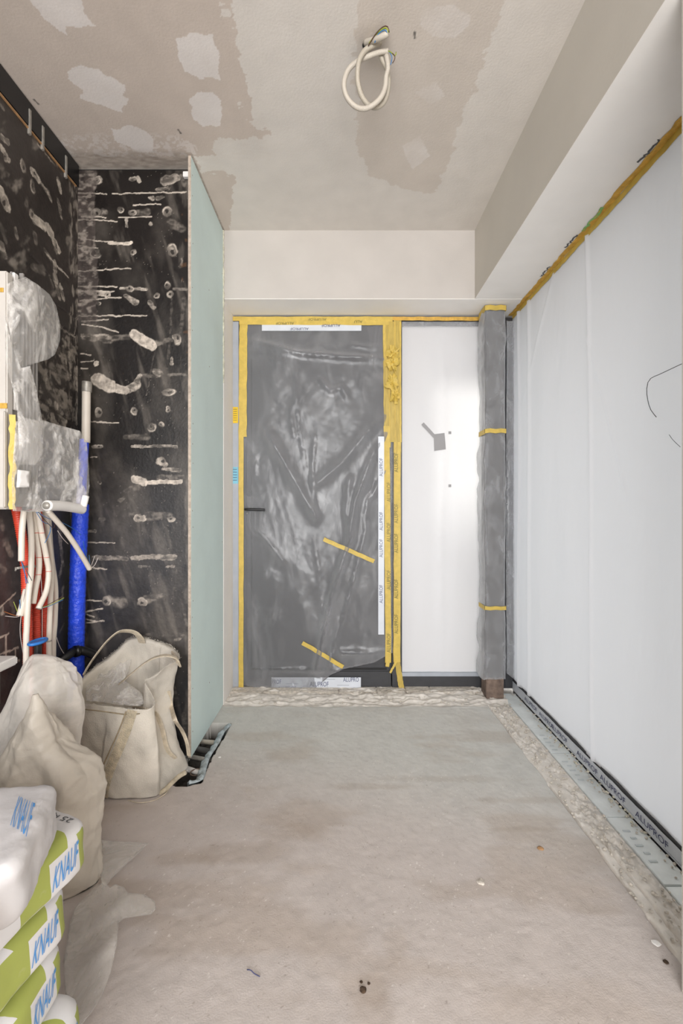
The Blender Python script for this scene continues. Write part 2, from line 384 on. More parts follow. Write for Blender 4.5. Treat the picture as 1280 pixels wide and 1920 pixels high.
def ceil_col(co):
    x, y = co[:, 0], co[:, 1]
    wx = x+(fbm(x*28, y*28, 3)-.5)*.05+(fbm(x*120, y*120, 4)-.5)*.012; wy = y+(fbm(x*28, y*28, 9)-.5)*.05+(fbm(x*120, y*120, 11)-.5)*.012
    b0 = np.array(lin('#c6bab0')); b1 = np.array(lin('#d6d0c9')); b2 = np.array(lin('#cac0b6')); w1 = np.array(lin('#dcd6d2'))
    c = np.tile(b0, (len(x), 1))*(0.97+.06*fbm(x*30, y*8, 5))[:, None]
    k = inpoly(wx, wy, comp).astype(float)
    rag = (fbm(x*16, y*60, 21) > .52) & (inpoly(wx, wy, extra[0]) | inpoly(wx, wy, extra[1]) | inpoly(wx, wy, extra[2]) | inpoly(wx, wy, extra[3]))
    k = np.where(rag, .9, k); c = c*(1-k[:, None])+(b1*(.95+.09*fbm(x*5, y*3, 13))[:, None])*k[:, None]
    k = inpoly(wx, wy, board).astype(float)*.85; c = c*(1-k[:, None])+(b2*(.97+.05*fbm(x*30, y*8, 5))[:, None])*k[:, None]
    for i, B in enumerate(blobs):
        k = inpoly(wx+(wx-x)*-.5, wy+(wy-y)*-.5, B)*(.8+.3*fbm(x*18, y*18, 31+i)); k = np.clip(k, 0, 1); c = c*(1-k[:, None])+w1*k[:, None]
    for i, B in enumerate(soft):
        k = inpoly(x+(wx-x)*.4, y+(wy-y)*.4, B)*.6*fbm(x*12, y*12, 41+i)*1.5; k = np.clip(k, 0, 1); c = c*(1-k[:, None])+w1*k[:, None]
    q = PZ(690, 80, CE); d = np.hypot(x-q.x, y-q.y)                 # noisy darkening round the cable hole
    k = (1-sm(.0, .1, d))*.25*fbm(x*25, y*25, 8)*1.4; c = c*(1-k[:, None])
    # mortar splashes along the alcove edge
    k = ((y > 1.98) & (y < 2.12) & (x < -.66) & (fbm(x*60, y*60, 51) > .56)).astype(float)*.55*sm(1.96, 2.03, y); c = c*(1-k[:, None])+w1*k[:, None]
    k = sm(2.06, 2.12, y)*(x < -.69)*.5*fbm(x*30, y*90, 52)*1.3; c = c*(1-k[:, None])+np.array(lin('#4a4030'))*k[:, None]
    for px, py in ((64, 187), (334, 243), (777, 60)):
        q = PZ(px, py, CE); d, t = segd(x, y, (q.x, q.y), (q.x+.004, q.y+.02)); k = 1-sm(.002, .005, d); c = c*(1-.8*k[:, None])
    return c
grid('ceiling', (XL-.02, 3.0, CE), (2.45, 0, 0), (0, -1.66, 0), 560, 400, 'ceiling', ceil_col, kind='structure')
bm = bmesh.new(); box(bm, (XL-.02, 3.0, CE+.001), (1.3, -2.4, CE+.12)); box(bm, (XL-.02, 1.339, CE), (1.3, -2.4, CE+.01))
link('trim_1', bm_mesh('trim_1', bm), 'plaster', kind='structure')
M['lightened_plaster'] = mat('plaster_lightened_for_daylight', '#efece8', .8, var=.04, scale=5, bump=.04)  # lighter plaster copy: daylight on reveal and soffits put into the colour
boxo('trim_6', (XG-.0005, YW+.003, .0), (XG+.0025, YF+.01, SOF-.003), 'lightened_plaster', kind='structure')
boxo('trim_7', (XG, YW+.0005, SOF-.003), (XR+.06, YF+.01, SOF+.001), 'lightened_plaster', kind='structure')
boxo('trim_8', (.7855, -2.4, SOF-.002), (XR+.06, YW+.001, SOF+.001), 'lightened_plaster', kind='structure')
# beam (soffit) on the window side and back wall header with its reveal
bm = bmesh.new(); box(bm, (.785, -2.4, SOF), (1.3, YW, CE+.0005))
link('trim_2', bm_mesh('trim_2', bm), mat('beam_plaster', '#cac4ba', .85, var=.05, scale=3, bump=.05), kind='structure')
bm = bmesh.new(); box(bm, (-1.3, YW, SOF), (1.3, 3.12, CE+.0005)); box(bm, (-.90, YW, -.02), (XG, 3.05, SOF+.001))
link('wall_back', bm_mesh('wall_back', bm), 'plaster', kind='structure')
bm = bmesh.new(); box(bm, (.815, .93, -.02), (1.3, 1.09, SOF)); box(bm, (1.15, -2.4, -.02), (1.3, .93, SOF))
link('wall_right', bm_mesh('wall_right', bm), 'plaster_grey', kind='structure')

# ---- black glued boards of the alcove
def bl(px, py): q = P(px, py, YA); return q.x, q.z
S = YA/F
rings = [(183,339,9,6),(249,336,8,5),(180,399,10,9),(226,393,6,6),(247,399,8,6),(314,398,9,10),(179,475,11,9),(250,473,6,6),(322,470,11,13),(181,550,7,6),(200,554,5,5),(244,541,9,6),
 (313,535,6,8),(319,551,6,7),(292,553,5,6),(183,569,5,4),(185,774,8,10),(252,771,7,8),(283,801,9,9),(303,796,6,5),(316,769,5,7),(187,904,4,4),(315,735,13,7),(184,838,9,4),(260,972,9,7),(322,972,8,6),(200,1126,9,9),(266,1129,9,9),(303,866,8,9),(331,635,8,12)]
caps = [ # x1,y1,x2,y2,r,brightness
 (165,342,185,338,9,.5),(152,350,170,345,6,.35),(259,333,262,338,4,.8),(312,338,330,333,11,.5),(340,330,346,345,7,.25),(296,355,318,352,4,.5),(280,370,286,372,5,.6),(297,372,306,369,5,.5),
 (152,400,172,398,8,.35),(190,398,198,398,8,.4),(258,399,275,398,9,.3),(236,412,237,424,4,.5),(281,418,282,421,4,.6),(322,420,340,430,12,.22),(205,455,245,457,3,.9),(168,467,184,470,4,.5),
 (168,548,202,551,6,.75),(226,541,277,541,3,.7),(236,555,254,566,6,.55),(280,567,288,577,5,.45),(325,542,350,542,4,.3),(150,548,212,547,1.6,.6),
 (157,634,205,636,10,.32),(205,634,245,632,8,.22),(252,628,284,648,10,.85),(285,646,318,638,7,.35),(327,632,333,642,6,.7),(153,629,204,629,3,.6),
 (184,712,205,724,13,.8),(205,724,235,732,8,.75),(235,732,258,722,8,.7),(255,720,264,704,6,.6),(290,695,298,698,7,.6),(262,704,350,702,4,.25),(322,672,323,682,4,.6),(181,681,181,683,5,.95),
 (236,820,274,820,7,.25),(175,838,192,838,3,.6),(247,837,331,837,3,.55),(298,866,310,872,7,.5),(306,880,335,882,4,.55),(254,899,270,903,8,.8),(262,904,340,903,4,.9),(300,897,345,895,8,.25),(236,920,258,914,8,.2),(226,938,232,932,6,.3),
 (255,972,270,972,5,.9),(276,968,318,966,10,.22),(232,965,255,966,7,.2),(188,975,194,973,6,.25),(164,997,178,996,3,.5),(176,1046,238,1047,5,.45),(248,1045,325,1045,6,.5),(262,1062,282,1062,2.5,.6),(312,1062,324,1062,3,.5),
 (330,1068,324,1118,3,.15),(200,1126,228,1130,13,.3),(205,1124,214,1128,9,.4),(266,1129,270,1129,7,.8),(275,1124,303,1116,10,.28),(270,1190,348,1188,5,.18),(330,1200,345,1190,4,.35),(345,1150,350,1170,5,.2),
 (293,640,275,740,2,.12),(322,560,312,720,3,.10),(345,560,335,640,5,.15),(325,1290,332,1320,6,.15),(345,1340,350,1400,6,.15),(340,480,337,500,3,.3)]
lines = [(141,361,200,364),(211,364,349,360),(145,370,170,369),(250,385,301,383),(141,411,219,415),(152,406,198,408),(222,408,284,406),(143,446,191,453),(191,453,247,456),(143,459,183,466),(143,509,245,503),(143,537,219,537),(143,546,214,546),
 (150,564,227,557),(142,593,275,591),(153,602,203,599),(153,607,187,612),(187,612,222,623),(152,663,170,665),(152,679,176,676),(152,691,164,691),(170,857,181,857),(156,1017,215,1018),(170,1064,200,1068),(160,1126,190,1126),(160,1147,192,1141),(162,1160,180,1166),(162,1168,195,1164),(163,1152,176,1156),(170,790,222,793)]
def blob_layer(x, z, tf, scl, R, K, Ls, wseed=0):
    """whiteness of the glue marks on a board: x, z in metres; tf maps a pixel to the board"""
    wx = x+(fbm(x*60, z*60, 3+wseed)-.5)*.012+(fbm(x*14, z*14, 6+wseed)-.5)*.014; wz = z+(fbm(x*60, z*60, 9+wseed)-.5)*.010+(fbm(x*14, z*14, 12+wseed)-.5)*.01
    val = np.zeros(len(x)); tex = sm(.30, .72, fbm(x*38, z*75, 17+wseed, 5)); fine = .5+fbm(x*150, z*60, 19+wseed, 3)
    for i, (x1, y1, x2, y2, r, br) in enumerate(K):
        a, b_ = tf(x1, y1), tf(x2, y2); s = scl((x1+x2)/2); rr = r*s
        d, t = segd(wx, wz, a, b_); d = d*(1+.45*(t if i % 2 else 1-t)*(br < .7)); soft = .55 if br < .45 else .84
        e = 1-sm(rr*soft, rr*1.05, d); rimm = .25*np.exp(-((d/rr-.9)/.10)**2)
        k = br*(.22+.78*tex if br < .75 else .62+.38*tex)*np.clip(fine, .6, 1.1)
        val = np.maximum(val, e*(k+rimm*br))
    for i, (cx, cy, rx, ry) in enumerate(R):
        a = tf(cx, cy); s = scl(cx); ex, ez = (wx-a[0])/(rx*s), (wz-a[1])/(ry*s); d = np.hypot(ex, ez); an = np.arctan2(ez, ex)
        cres = .45+.55*np.cos(an-i*1.7)                               # glue is thicker on one side of the dab
        rim = np.exp(-((d-.86)/.15)**2)*np.clip(cres*1.2-.05, 0, 1); d2 = np.hypot(ex+.2*math.cos(i), ez+.2*math.sin(i))
        hole_ = d2 < .34; val = np.where(d < 1, np.maximum(val*.6, (.16+.34*tex*cres)*(1-sm(.75, 1, d))*(1.3 if i % 3 else .6)), val); val = np.maximum(val, rim*.85*np.clip(fine, .5, 1))
        val = np.where(hole_, .03, val); val = np.maximum(val, np.exp(-((d2-.40)/.06)**2)*.22)
    for x1, y1, x2, y2 in Ls:
        a, b_ = tf(x1, y1), tf(x2, y2); s = scl((x1+x2)/2); d, t = segd(x, z+(fbm(x*40, z*0+y1, 23)-.5)*.010, a, b_)
        wd = s*(.35+1.4*fbm(x*50, z*0+y1*3, 25)); val = np.maximum(val, (1-sm(wd*.7, wd*1.5, d))*(.55+.4*fbm(x*90, z*90, 27)))
    return val
def black_back(co):
    x, z = co[:, 0], co[:, 2]
    v = blob_layer(x, z, bl, lambda q: S, rings, caps, lines)
    base = np.array(lin('#120d0b')); low = np.array(lin('#2c2b2d')); h = sm(1.5, .9, z)[:, None]; c = base*(1-h)+low*h
    c = c*(.7+.7*fbm(x*9, z*5, 61))[:, None]
    # flecks and dust
    fl = (fbm(x*210, z*210, 71, 2) > .88)*.30*(fbm(x*6, z*6, 72) > .5); v = np.maximum(v, fl)
    haze = np.clip(fbm(x*7, z*4, 75)-.45, 0, 1)*.22+.10*sm(.55, .8, fbm(x*22+z*6, z*5, 77))+.10*sm(.55, .75, fbm(x*30, z*8, 76))*sm(-.86, -.72, x)
    v = np.maximum(v, haze)
    # the rough torn strip in the corner
    e = (XL+.09+.05*(fbm(z*12, z*3, 81)-.5)-x); k = sm(-.01, .01, e)*(z > 2.03+.05*fbm(z*9, x*9, 3))
    mott = fbm(x*60, z*30, 83); c = np.where((k > .4)[:, None], np.array(lin('#3a3330'))*(.4+1.3*mott)[:, None], c)
    v = np.maximum(v*(1-.7*k), k*.28*sm(.45, .8, fbm(x*40, z*60, 85)))
    k2 = sm(XL+.06, XL+.02, x)*(z < 1.3)*.35*sm(.5, .7, fbm(x*50, z*20, 87)); v = np.maximum(v, k2)
    wc = np.array(lin('#d6cabc')); c = c*(1-v[:, None])+wc*v[:, None]
    r = sm(.86, .93, fbm(x*25, z*25, 91)+.25*sm(-.80, -.72, x)*(z > 1.9)*(z < 2.6)); c = c*(1-.5*r[:, None])+np.array(lin('#5f4128'))*.5*r[:, None]
    return c
grid('wall_rear', (XL-.01, YA, -.02), (XG-.012-XL+.01, 0, 0), (0, 0, CE-.005), 200, 940, 'black', black_back, kind='structure')
boxo('trim_3', (XL-.01, YA+.001, -.02), (XG-.0125, YA+.03, CE-.02), 'black_plastic', kind='structure')
lk = [(3,199,5,203,3,.7),(5,258,14,266,4,.7),(2,275,16,300,3.5,.7),(1,355,14,388,6,.8),(43,305,44,316,4,.4),(61,322,72,336,5,.8),(72,336,90,362,3,.6),(60,344,64,358,4,.6),(62,252,64,266,5,.35),(70,270,104,312,1.5,.5),(40,225,60,252,1.2,.3),(20,95,34,112,2,.3),
 (59,398,66,414,5,.6),(68,412,82,424,6,.9),(90,428,96,438,6,.95),(101,452,109,468,5,.9),(30,430,32,444,4,.4),(3,462,10,480,7,.5),(110,340,112,356,4,.7),(90,360,96,376,4,.5),(108,375,112,390,4,.6),(104,300,108,312,3,.4),(60,500,80,506,7,.35),(66,440,68,455,5,.25),
 (102,492,104,508,4,.7),(104,520,112,560,5,.55),(114,536,120,560,4,.6),(95,520,100,540,3,.4),(85,470,95,486,4,.3),(113,398,115,410,3,.5),(52,370,50,385,4,.15),(2,425,12,455,5,.25),
 (128,640,132,700,3,.6),(118,650,128,712,2.5,.5),(112,668,122,690,3,.5),(108,700,130,705,7,.3),(120,740,130,760,4,.5),(98,690,110,715,8,.3),(144,690,145,730,3,.7),(110,610,140,632,2,.5),(85,640,125,668,8,.2),(90,720,130,780,8,.25),
 (3,975,6,990,4,.4),(10,1015,22,1040,6,.35),(2,1060,8,1070,5,.3),(22,1130,26,1145,5,.3),(2,1140,4,1150,5,.4),(110,985,118,1060,4,.5),(116,1060,112,1080,3,.5),(118,1100,116,1140,2.5,.4),(120,1170,112,1185,2,.4)]
lr = [(11,295,4,6),(9,378,6,10),(43,311,5,8),(60,400,5,7),(104,462,5,9),(66,328,5,6),(62,350,5,9),(3,1145,4,7)]
ll = [(0,1196,16,1188),(11,1190,11,1240),(0,1228,34,1214),(29,1215,29,1238),(15,1236,36,1238),(0,1140,30,1110),(88,478,128,520)]
def ly(px, py): q = PX(px, py, XL); return q.y, q.z
def black_left(co):
    y, z = co[:, 1], co[:, 2]
    v = blob_layer(y, z, ly, lambda q: (XL*F/(q-640))/F*1.5, lr, lk, ll, 40)
    base = np.array(lin('#37312e')); c = base*(.55+.8*fbm(y*5, z*4, 101))[:, None]
    k = sm(1.35, 1.15, z)[:, None]; c = c*(1-k)+np.array(lin('#474646'))*(.6+.7*fbm(y*9, z*6, 103))[:, None]*k
    pan = (z < 2.0-(y-2.02)*.45) & (z > .0) & (y > 1.83); sc = sm(.52, .70, fbm(y*26+z*8, z*34, 105))*.38+sm(.6, .75, fbm(y*80, z*40, 106))*.3
    v = np.maximum(v, pan*sc*(z > 1.25)); v = np.maximum(v, .35*sm(.60, .78, fbm(y*16-z*9, z*10, 107))*(z > 2.0))
    cr = sm(2.09, 2.12, y); v = np.maximum(v, cr*sm(.5, .7, fbm(y*70, z*22, 109))*.45)
    wc = np.array(lin('#cfc4b6')); v = np.clip(v, 0, 1); return c*(1-v[:, None])+wc*v[:, None]
def left_h(co):                                          # butt joints of the boards and a raised lower board
    y, z = co[:, 1], co[:, 2]; h = np.zeros(len(y))
    for a, b_ in (((88, 560), (148, 600)), ((112, 610), (140, 630)), ((70, 745), (148, 800)), ((60, 480), (118, 545))):
        d, t = segd(y, z, ly(*a), ly(*b_)); h -= .006*np.exp(-(d/.004)**2)
    return h+.0015*(fbm(y*30, z*30, 7)-.5)
grid('wall_left', (XL, 1.2, -.02), (0, YA-1.2, 0), (0, 0, CE-.005), 300, 700, 'black', black_left, left_h, kind='structure')
bm = bmesh.new(); box(bm, (XL-.1, -2.4, -.02), (XL-.012, YA+.03, CE)); box(bm, (XL-.012, -2.4, -.02), (XL, 1.2, CE))
link('wall_side', bm_mesh('wall_side', bm), mat('wall_core', '#433f3c', .7), kind='structure')
# shadow gap drawn as a black strip, with a timber batten and metal brackets, where the left boards stop below the ceiling
bt = thing('timber_batten', 'thin raw timber batten with metal clips along the top of the black left wall', 'batten')
boxo('batten', (XL, 1.3, 2.680), (XL+.006, 2.15, 2.686), 'wood', bt)
for i, y in enumerate((1.82, 1.90, 2.06)): boxo('bracket', (XL, y, 2.66), (XL+.01, y+.012, 2.76), 'galv', bt, .001)
boxo('trim_4', (XL-.001, 1.25, 2.692), (XL+.006, YA-.002, CE-.006), 'black_plastic', kind='structure')
boxo('bracket_profile', (-.748, 2.145, 2.725), (-.712, 2.165, 2.75), 'white', None, .002)
tag(bpy.data.objects['bracket_profile'], 'short white profile end tucked at the top beside the green plasterboard', 'profile')

# ---------------------------------------------------------------- floor
hole = [(PZ(*p).x, PZ(*p).y) for p in ((318, 1470), (336, 1415), (386, 1362), (396, 1356), (434, 1356), (426, 1372), (399, 1418), (387, 1442), (377, 1468), (352, 1474), (330, 1474))]
def trench_edge(y): return .868+.012*(fbm(y*5, y*0+3, 5)-.5)*2
def floor_col(co):
    x, y = co[:, 0], co[:, 1]
    g = np.array(lin('#c0b7b2')); g2 = np.array(lin('#c6c5c0')); t = sm(1.5, 2.3, y+.35*(x-.1))[:, None]; c = g*(1-t)+g2*t
    c = c*(.93+.12*fbm(x*4, y*3, 201))[:, None]*(.97+.06*fbm(x*40, y*40, 202))[:, None]
    k = sm(.54, .72, fbm(x*2.6+.8*y, y*6.5, 203))*.30*sm(.2, .8, 1.25-abs(y-1.75)); c = c*(1-k[:, None])+np.array(lin('#9d8a76'))*k[:, None]
    for px, py, rx, ry, a in ((450, 1600, .22, .05, .30), (560, 1560, .16, .05, .25), (330, 1610, .14, .03, .25), (700, 1475, .25, .03, .22), (1000, 1500, .3, .025, .25), (740, 1780, .04, .06, .22), (690, 1850, .08, .05, .3), (700, 1900, .07, .05, .22), (820, 1460, .35, .03, .2), (985, 1555, .2, .02, .22)):
        q = PZ(px, py); d = np.hypot((x-q.x)/rx, (y-q.y)/ry)+(fbm(x*12, y*12, 207)-.5)*1.2; k = (1-sm(.3, 1.1, d))*a; c = c*(1-k[:, None])+np.array(lin('#94826f'))*k[:, None]
    k = sm(.86, .90, fbm(x*130, y*130, 211, 2))*.5; c = c*(1-k[:, None])+np.array(lin('#e8e4de'))*k[:, None]
    k = sm(.86, .90, fbm(x*150, y*150, 213, 2))*.4; c = c*(1-k[:, None])+np.array(lin('#7b6c5c'))*k[:, None]
    tr = (x > trench_edge(y)) & (x < .992); m = fbm(x*45, y*45, 215); cc = np.array(lin('#e4ded6'))*(.80+.30*m)[:, None]*(1-.22*sm(.5, .65, fbm(x*9, y*4.5, 231))*sm(.5, .6, fbm(x*70, y*50, 235)))[:, None]
    c = np.where(tr[:, None], cc, c); sl = (y > 2.66) & (x > XG); c = np.where(sl[:, None], np.array(lin('#d2ccc4'))*(.78+.4*m)[:, None], c)
    hh = inpoly(x, y, hole); c = np.where(hh[:, None], np.array(lin('#3b3631'))*(.5+1.1*m)[:, None], c)
    return c
def floor_h(co):
    x, y = co[:, 0], co[:, 1]; h = (fbm(x*50, y*50, 221)-.5)*.002
    e = trench_edge(y)
    tr = sm(e-.002, e+.004, x)*(x < .992)*(y > .9)
    sel = sm(.42, .60, fbm(x*9, y*4.5, 231))*sm(.975, .955, x); rough = -.004+sel*((fbm(x*55, y*30, 223)-.62)*.030+(fbm(x*150, y*110, 225)-.5)*.010)+(1-sel)*(fbm(x*30, y*20, 233)-.5)*.004
    crack = -.022*np.exp(-((x-e-.003)/.004)**2)*sm(.3, .5, fbm(y*9, x*0, 227))-.012*np.exp(-((x-e-.035-.02*fbm(y*6, x*0, 6))/.003)**2)*sm(.45, .6, fbm(y*5, x*0, 229))
    h = h*(1-tr)+np.minimum(rough, .008)*tr+crack*(y > 1.0)
    h = np.where((x > .992) & (y > 1.09), -.022+(fbm(x*50, y*50, 2)-.5)*.01, h)
    s = sm(2.64, 2.70, y)*(x > XG)*(x < 1.0); h = h*(1-s)+((fbm(x*12, y*34, 229)-.5)*.045+.012*sm(2.7, 2.85, y))*s
    hh = inpoly(x+(fbm(x*60, y*60, 5)-.5)*.01, y, hole); h = np.where(hh, -.085+(fbm(x*40, y*40, 6)-.5)*.03, h)
    return h
grid('floor', (XL-.02, .75, 0), (2.45, 0, 0), (0, 2.4, 0), 640, 620, 'floor', floor_col, floor_h, kind='structure')
bm = bmesh.new(); box(bm, (XL-.1, -2.4, -.12), (1.3, .752, -.003)); box(bm, (XL-.1, .75, -.16), (1.3, 3.15, -.13))
link('trim_5', bm_mesh('trim_5', bm), mat('floor_slab', '#bdb3aa', .9), kind='structure')
# outside: pavement, and unseen blockers added to shape the daylight on the sheets
boxo('pavement', (-12, 3.2, -.2), (16, 20, -.12), 'ground', kind='structure')
boxo('pavement_side', (1.35, -12, -.2), (16, 3.2, -.12), 'ground', kind='structure')
boxo('unseen_canopy', (-2.0, 3.13, 2.62), (1.9, 4.05, 2.8), 'plaster_grey', kind='structure')  # unseen canopy, added to shade the top of the side pane sheet
bm = bmesh.new(); box(bm, (-9, 6.2, -.2), (.62, 12, 6)); box(bm, (.62, 6.2, -.2), (9, 12, 3.05))  # unseen stepped block, added so its shadow shapes the sun patch on the pane
link('unseen_sun_blocker', bm_mesh('unseen_sun_blocker', bm), 'plaster_grey', kind='structure')
boxo('unseen_overhang', (1.31, -2.4, 2.44), (1.95, 3.12, 2.7), 'plaster_grey', kind='structure')  # unseen overhang, made deep to darken the top of the window sheet

# ---------------------------------------------------------------- green plasterboard partition
g = thing('green_plasterboard', 'pale green moisture resistant plasterboard standing between black alcove and doorway', 'plasterboard')
bm = bmesh.new(); box(bm, (XG-.0125, 2.112, .004), (XG, YW, CE-.002)); link('board', bm_mesh('board', bm), 'green', g)
bm = bmesh.new(); box(bm, (XG-.0135, 2.108, .004), (XG-.0005, 2.1135, CE-.002))
link('cut_edge', bm_mesh('cut_edge', bm), 'gypsum_edge', g, label='beige raw cut edge of the board')
bm = bmesh.new(); rr = random.Random(3)
for i in range(26):
    z = .12+i*.104; y = 2.13 if rr.random() < .55 else rr.choice((2.4, 2.66))
    bmesh.ops.create_cone(bm, cap_ends=True, segments=8, radius1=.0035, radius2=.003, depth=.001, matrix=Matrix.Translation((XG+.0006, y+rr.uniform(-.006, .006), z+rr.uniform(-.02, .02))) @ Matrix.Rotation(math.pi/2, 4, 'Y'))
link('screw_heads', bm_mesh('screw_heads', bm), 'galv', g, kind='stuff')
tube('foam_joint', [(XG+.002, YW-.004, SOF+.4), (XG+.003, YW-.003, 2.2), (XG+.003, YW-.003, 1.9)], lambda s: .005+.003*math.sin(s*70)*math.sin(s*23), 'foam', g, .01, 7, label='yellowish foam line in the inner corner')

# ---------------------------------------------------------------- door and glazing at the end of the room
d = bpy.data.objects.new('door_1', None); COL.objects.link(d); d['kind'] = 'structure'
K = YF/F
def D(px, py, dy=0): q = P(px, py, YF); return Vector((q.x, YF-dy, q.z))
def dbox(name, x0, y0, x1, y1, d0, d1, m, par=d, bev=.002, **k):   # pixel rectangle on the door plane, from d0 to d1 in front of it
    a = D(x0, y1); b_ = D(x1, y0); return boxo(name, (a.x, YF-d1, a.z), (b_.x, YF-d0, b_.z), m, par, bev, **k)
dbox('outer_frame', 437, 604, 448, 1291, -.05, .012, 'frame_grey', label='pale grey frame post left of the door')
dbox('frame_head', 448, 597, 963, 608, -.06, .010, 'anthracite')
dbox('hinge_post', 449.5, 604, 462, 1289, -.05, .006, 'anthracite')
dbox('lock_post', 734.5, 604, 753, 1290, -.05, .014, 'anthracite')
dbox('threshold_rail', 734.5, 1265, 963, 1289, -.05, .016, 'anthracite')
dbox('corner_post', 944, 604, 964, 1287, -.05, .02, 'anthracite')
dbox('glazing_bead', 752, 1259, 906, 1266, -.01, .022, 'frame_grey', label='pale grey bead under the glass')
lf = dbox('door_leaf', 462, 607, 733, 1290, -.045, -.001, 'anthracite')
for a in ((470, 1252, 725, 1256), (470, 618, 473, 1250), (721, 618, 724, 1250)):
    o = dbox('panel_groove', *a, -.002, .001, 'black_plastic', lf, 0)
dbox('bottom_rail', 620, 1258, 732, 1289, -.002, .010, 'anthracite', lf)
h = dbox('door_handle', 459, 950, 466, 965, 0, .012, 'black_plastic', lf)
tube('lever', [D(462, 955, .012), D(463, 955, .05), D(468, 955, .058), D(499, 956, .055)], .0085, 'black_plastic', h, .008)
tube('key_stub', [D(465, 962, .01), D(465, 963, .03)], .004, 'galv', h, .008)
dbox('glass_pane', 753, 608, 944, 1262, -.03, -.022, 'glass', d, 0)
o = dbox('hinge_sticker', 436, 764, 447, 794, .012, .0135, 'sticker_yellow', d, 0, label='yellow sticker on the grey post')
o = dbox('serial_sticker', 434, 876, 447, 907, .012, .0135, 'sticker_blue', d, 0, label='light blue sticker on the grey post')
for r in range(6): dbox('print_line', 438, 768+r*4, 445, 769+r*4, .0135, .014, 'ink_dark', d, 0)
for r in range(5): dbox('print_line', 437, 880+r*5, 445, 881+r*5, .0135, .014, 'ink_blue', d, 0)

NY = (0, -1, 0)
def dtext(s, x0, y0, x1, y1, dep, m, par, up=False, down=False, name='lettering'):
    if up: return text(name, s, D(x1, y1, dep), D(x1, y0, dep), D(x0, y1, dep), m, par, .0004)
    if down: return text(name, s, D(x1, y0, dep), D(x0, y0, dep), D(x1, y1, dep), m, par, .0004)   # upside down
    return text(name, s, D(x0, y1, dep), D(x1, y1, dep), D(x0, y0, dep), m, par, .0004)
# protection film prints on the door
pf = thing('printed_protection_strip', 'white printed protection strip at the foot of the door', 'strip', 'printed protection strips')
dbox('strip', 510, 1267, 676, 1288, .0275, .0285, 'print_film', pf, 0)
for s_, x0, y0, x1, y1 in (('ALUPROF', 581, 1275, 616, 1284), ('ALUPRO', 643, 1267, 672, 1275), ('PROF', 511, 1271, 528, 1279), ('ALUPROF', 522, 1284, 556, 1288), ('ALUPROF', 608, 1286, 642, 1288)):
    dtext(s_, x0, y0, x1, y1, .029, 'ink_blue', pf)
for x0, y0 in ((537, 1278), (606, 1270), (632, 1281)): dbox('fine_print', x0, y0, x0+22, y0+1.2, .0285, .029, 'frame_grey', pf, 0)

# plastic sheet over the door
DF = thing('door_sheeting', 'crinkled clear plastic sheet taped over the dark entrance door', 'plastic sheet')
ridges = [([(470, 640), (560, 665), (640, 672), (720, 676)], 5, .016), ([(495, 800), (530, 860), (570, 930), (592, 968)], 9, .022), ([(592, 968), (585, 900), (590, 820)], 3, .008),
 ([(738, 770), (690, 810), (640, 870), (598, 905)], 10, .02), ([(735, 800), (700, 850), (665, 940), (655, 1010), (620, 1120), (592, 1250)], 6, .026), ([(735, 860), (690, 940), (682, 1000), (660, 1090), (615, 1245)], 4, .022),
 ([(700, 905), (672, 1040), (640, 1150), (622, 1240)], 3, -.014), ([(655, 900), (648, 960), (655, 1010)], 6, .014), ([(460, 830), (480, 860), (478, 890)], 4, .01), ([(600, 712), (620, 735), (640, 728), (650, 745)], 4, .012),
 ([(470, 1255), (560, 1252), (640, 1255)], 3, .008), ([(478, 1150), (484, 1210), (488, 1270)], 4, .01), ([(640, 1220), (690, 1222), (730, 1218)], 5, .016), ([(590, 1000), (600, 1100), (605, 1180)], 3, .006), ([(555, 700), (560, 800), (575, 880)], 2.5, .006),
 ([(660, 650), (690, 655), (730, 652)], 4, .01), ([(470, 990), (500, 1010), (530, 1050)], 6, .01), ([(560, 740), (545, 780), (552, 820)], 3, .006)]
def ridge_h(px, py, R):
    h = 0
    for pl, w_, a in R:
        dd = 1e9
        for i in range(len(pl)-1):
            ax, ay = pl[i]; bx, by = pl[i+1]; ex, ey = bx-ax, by-ay; t = max(0, min(1, ((px-ax)*ex+(py-ay)*ey)/(ex*ex+ey*ey))); q = math.hypot(px-ax-t*ex, py-ay-t*ey)
            dd = min(dd, q)
        h += 1.35*a*math.exp(-abs(dd/w_)**1.3)
    return h
def door_depth(px, py):
    e = min(px-455, 736-px, py-604, 60)/60
    e = max(0, min(1, e)); q = Vector((px*.006, 0, py*.006))
    h = .018+e*(.012+ridge_h(px, py, ridges)+crumple(q, 5, .010, 3.2, 8)+crumple(q, 9, .006, 11, 5)+crumple(q, 19, .0028, 26, 4))
    return D(px, py, max(.017, h))
patch('sheet', [(455, 606), (736, 606), (736, 900), (735, 1222), (700, 1240), (640, 1252), (620, 1262), (588, 1292), (545, 1288), (500, 1290), (455, 1282)], door_depth, 'film_door', 4, DF, .0004)
def tp_(name, x0, y0, x1, y1, wpx, dep, m='tape', par=DF, seed=0, **k): return strip(name, D(x0, y0, dep), D(x1, y1, dep), wpx*K, m, NY, par, seed, 18, **k)
tp_('masking_tape', 457.5, 604, 456, 820, 15, .021, seed=1); tp_('masking_tape', 453.5, 815, 453, 1288, 9, .021, seed=2)
tp_('masking_tape', 461, 612, 459, 785, 5, .022, seed=3); tp_('masking_tape', 438, 600.5, 735, 600.5, 8, .0225, seed=4); tp_('masking_tape', 450, 607, 735, 608, 9, .023, seed=5)
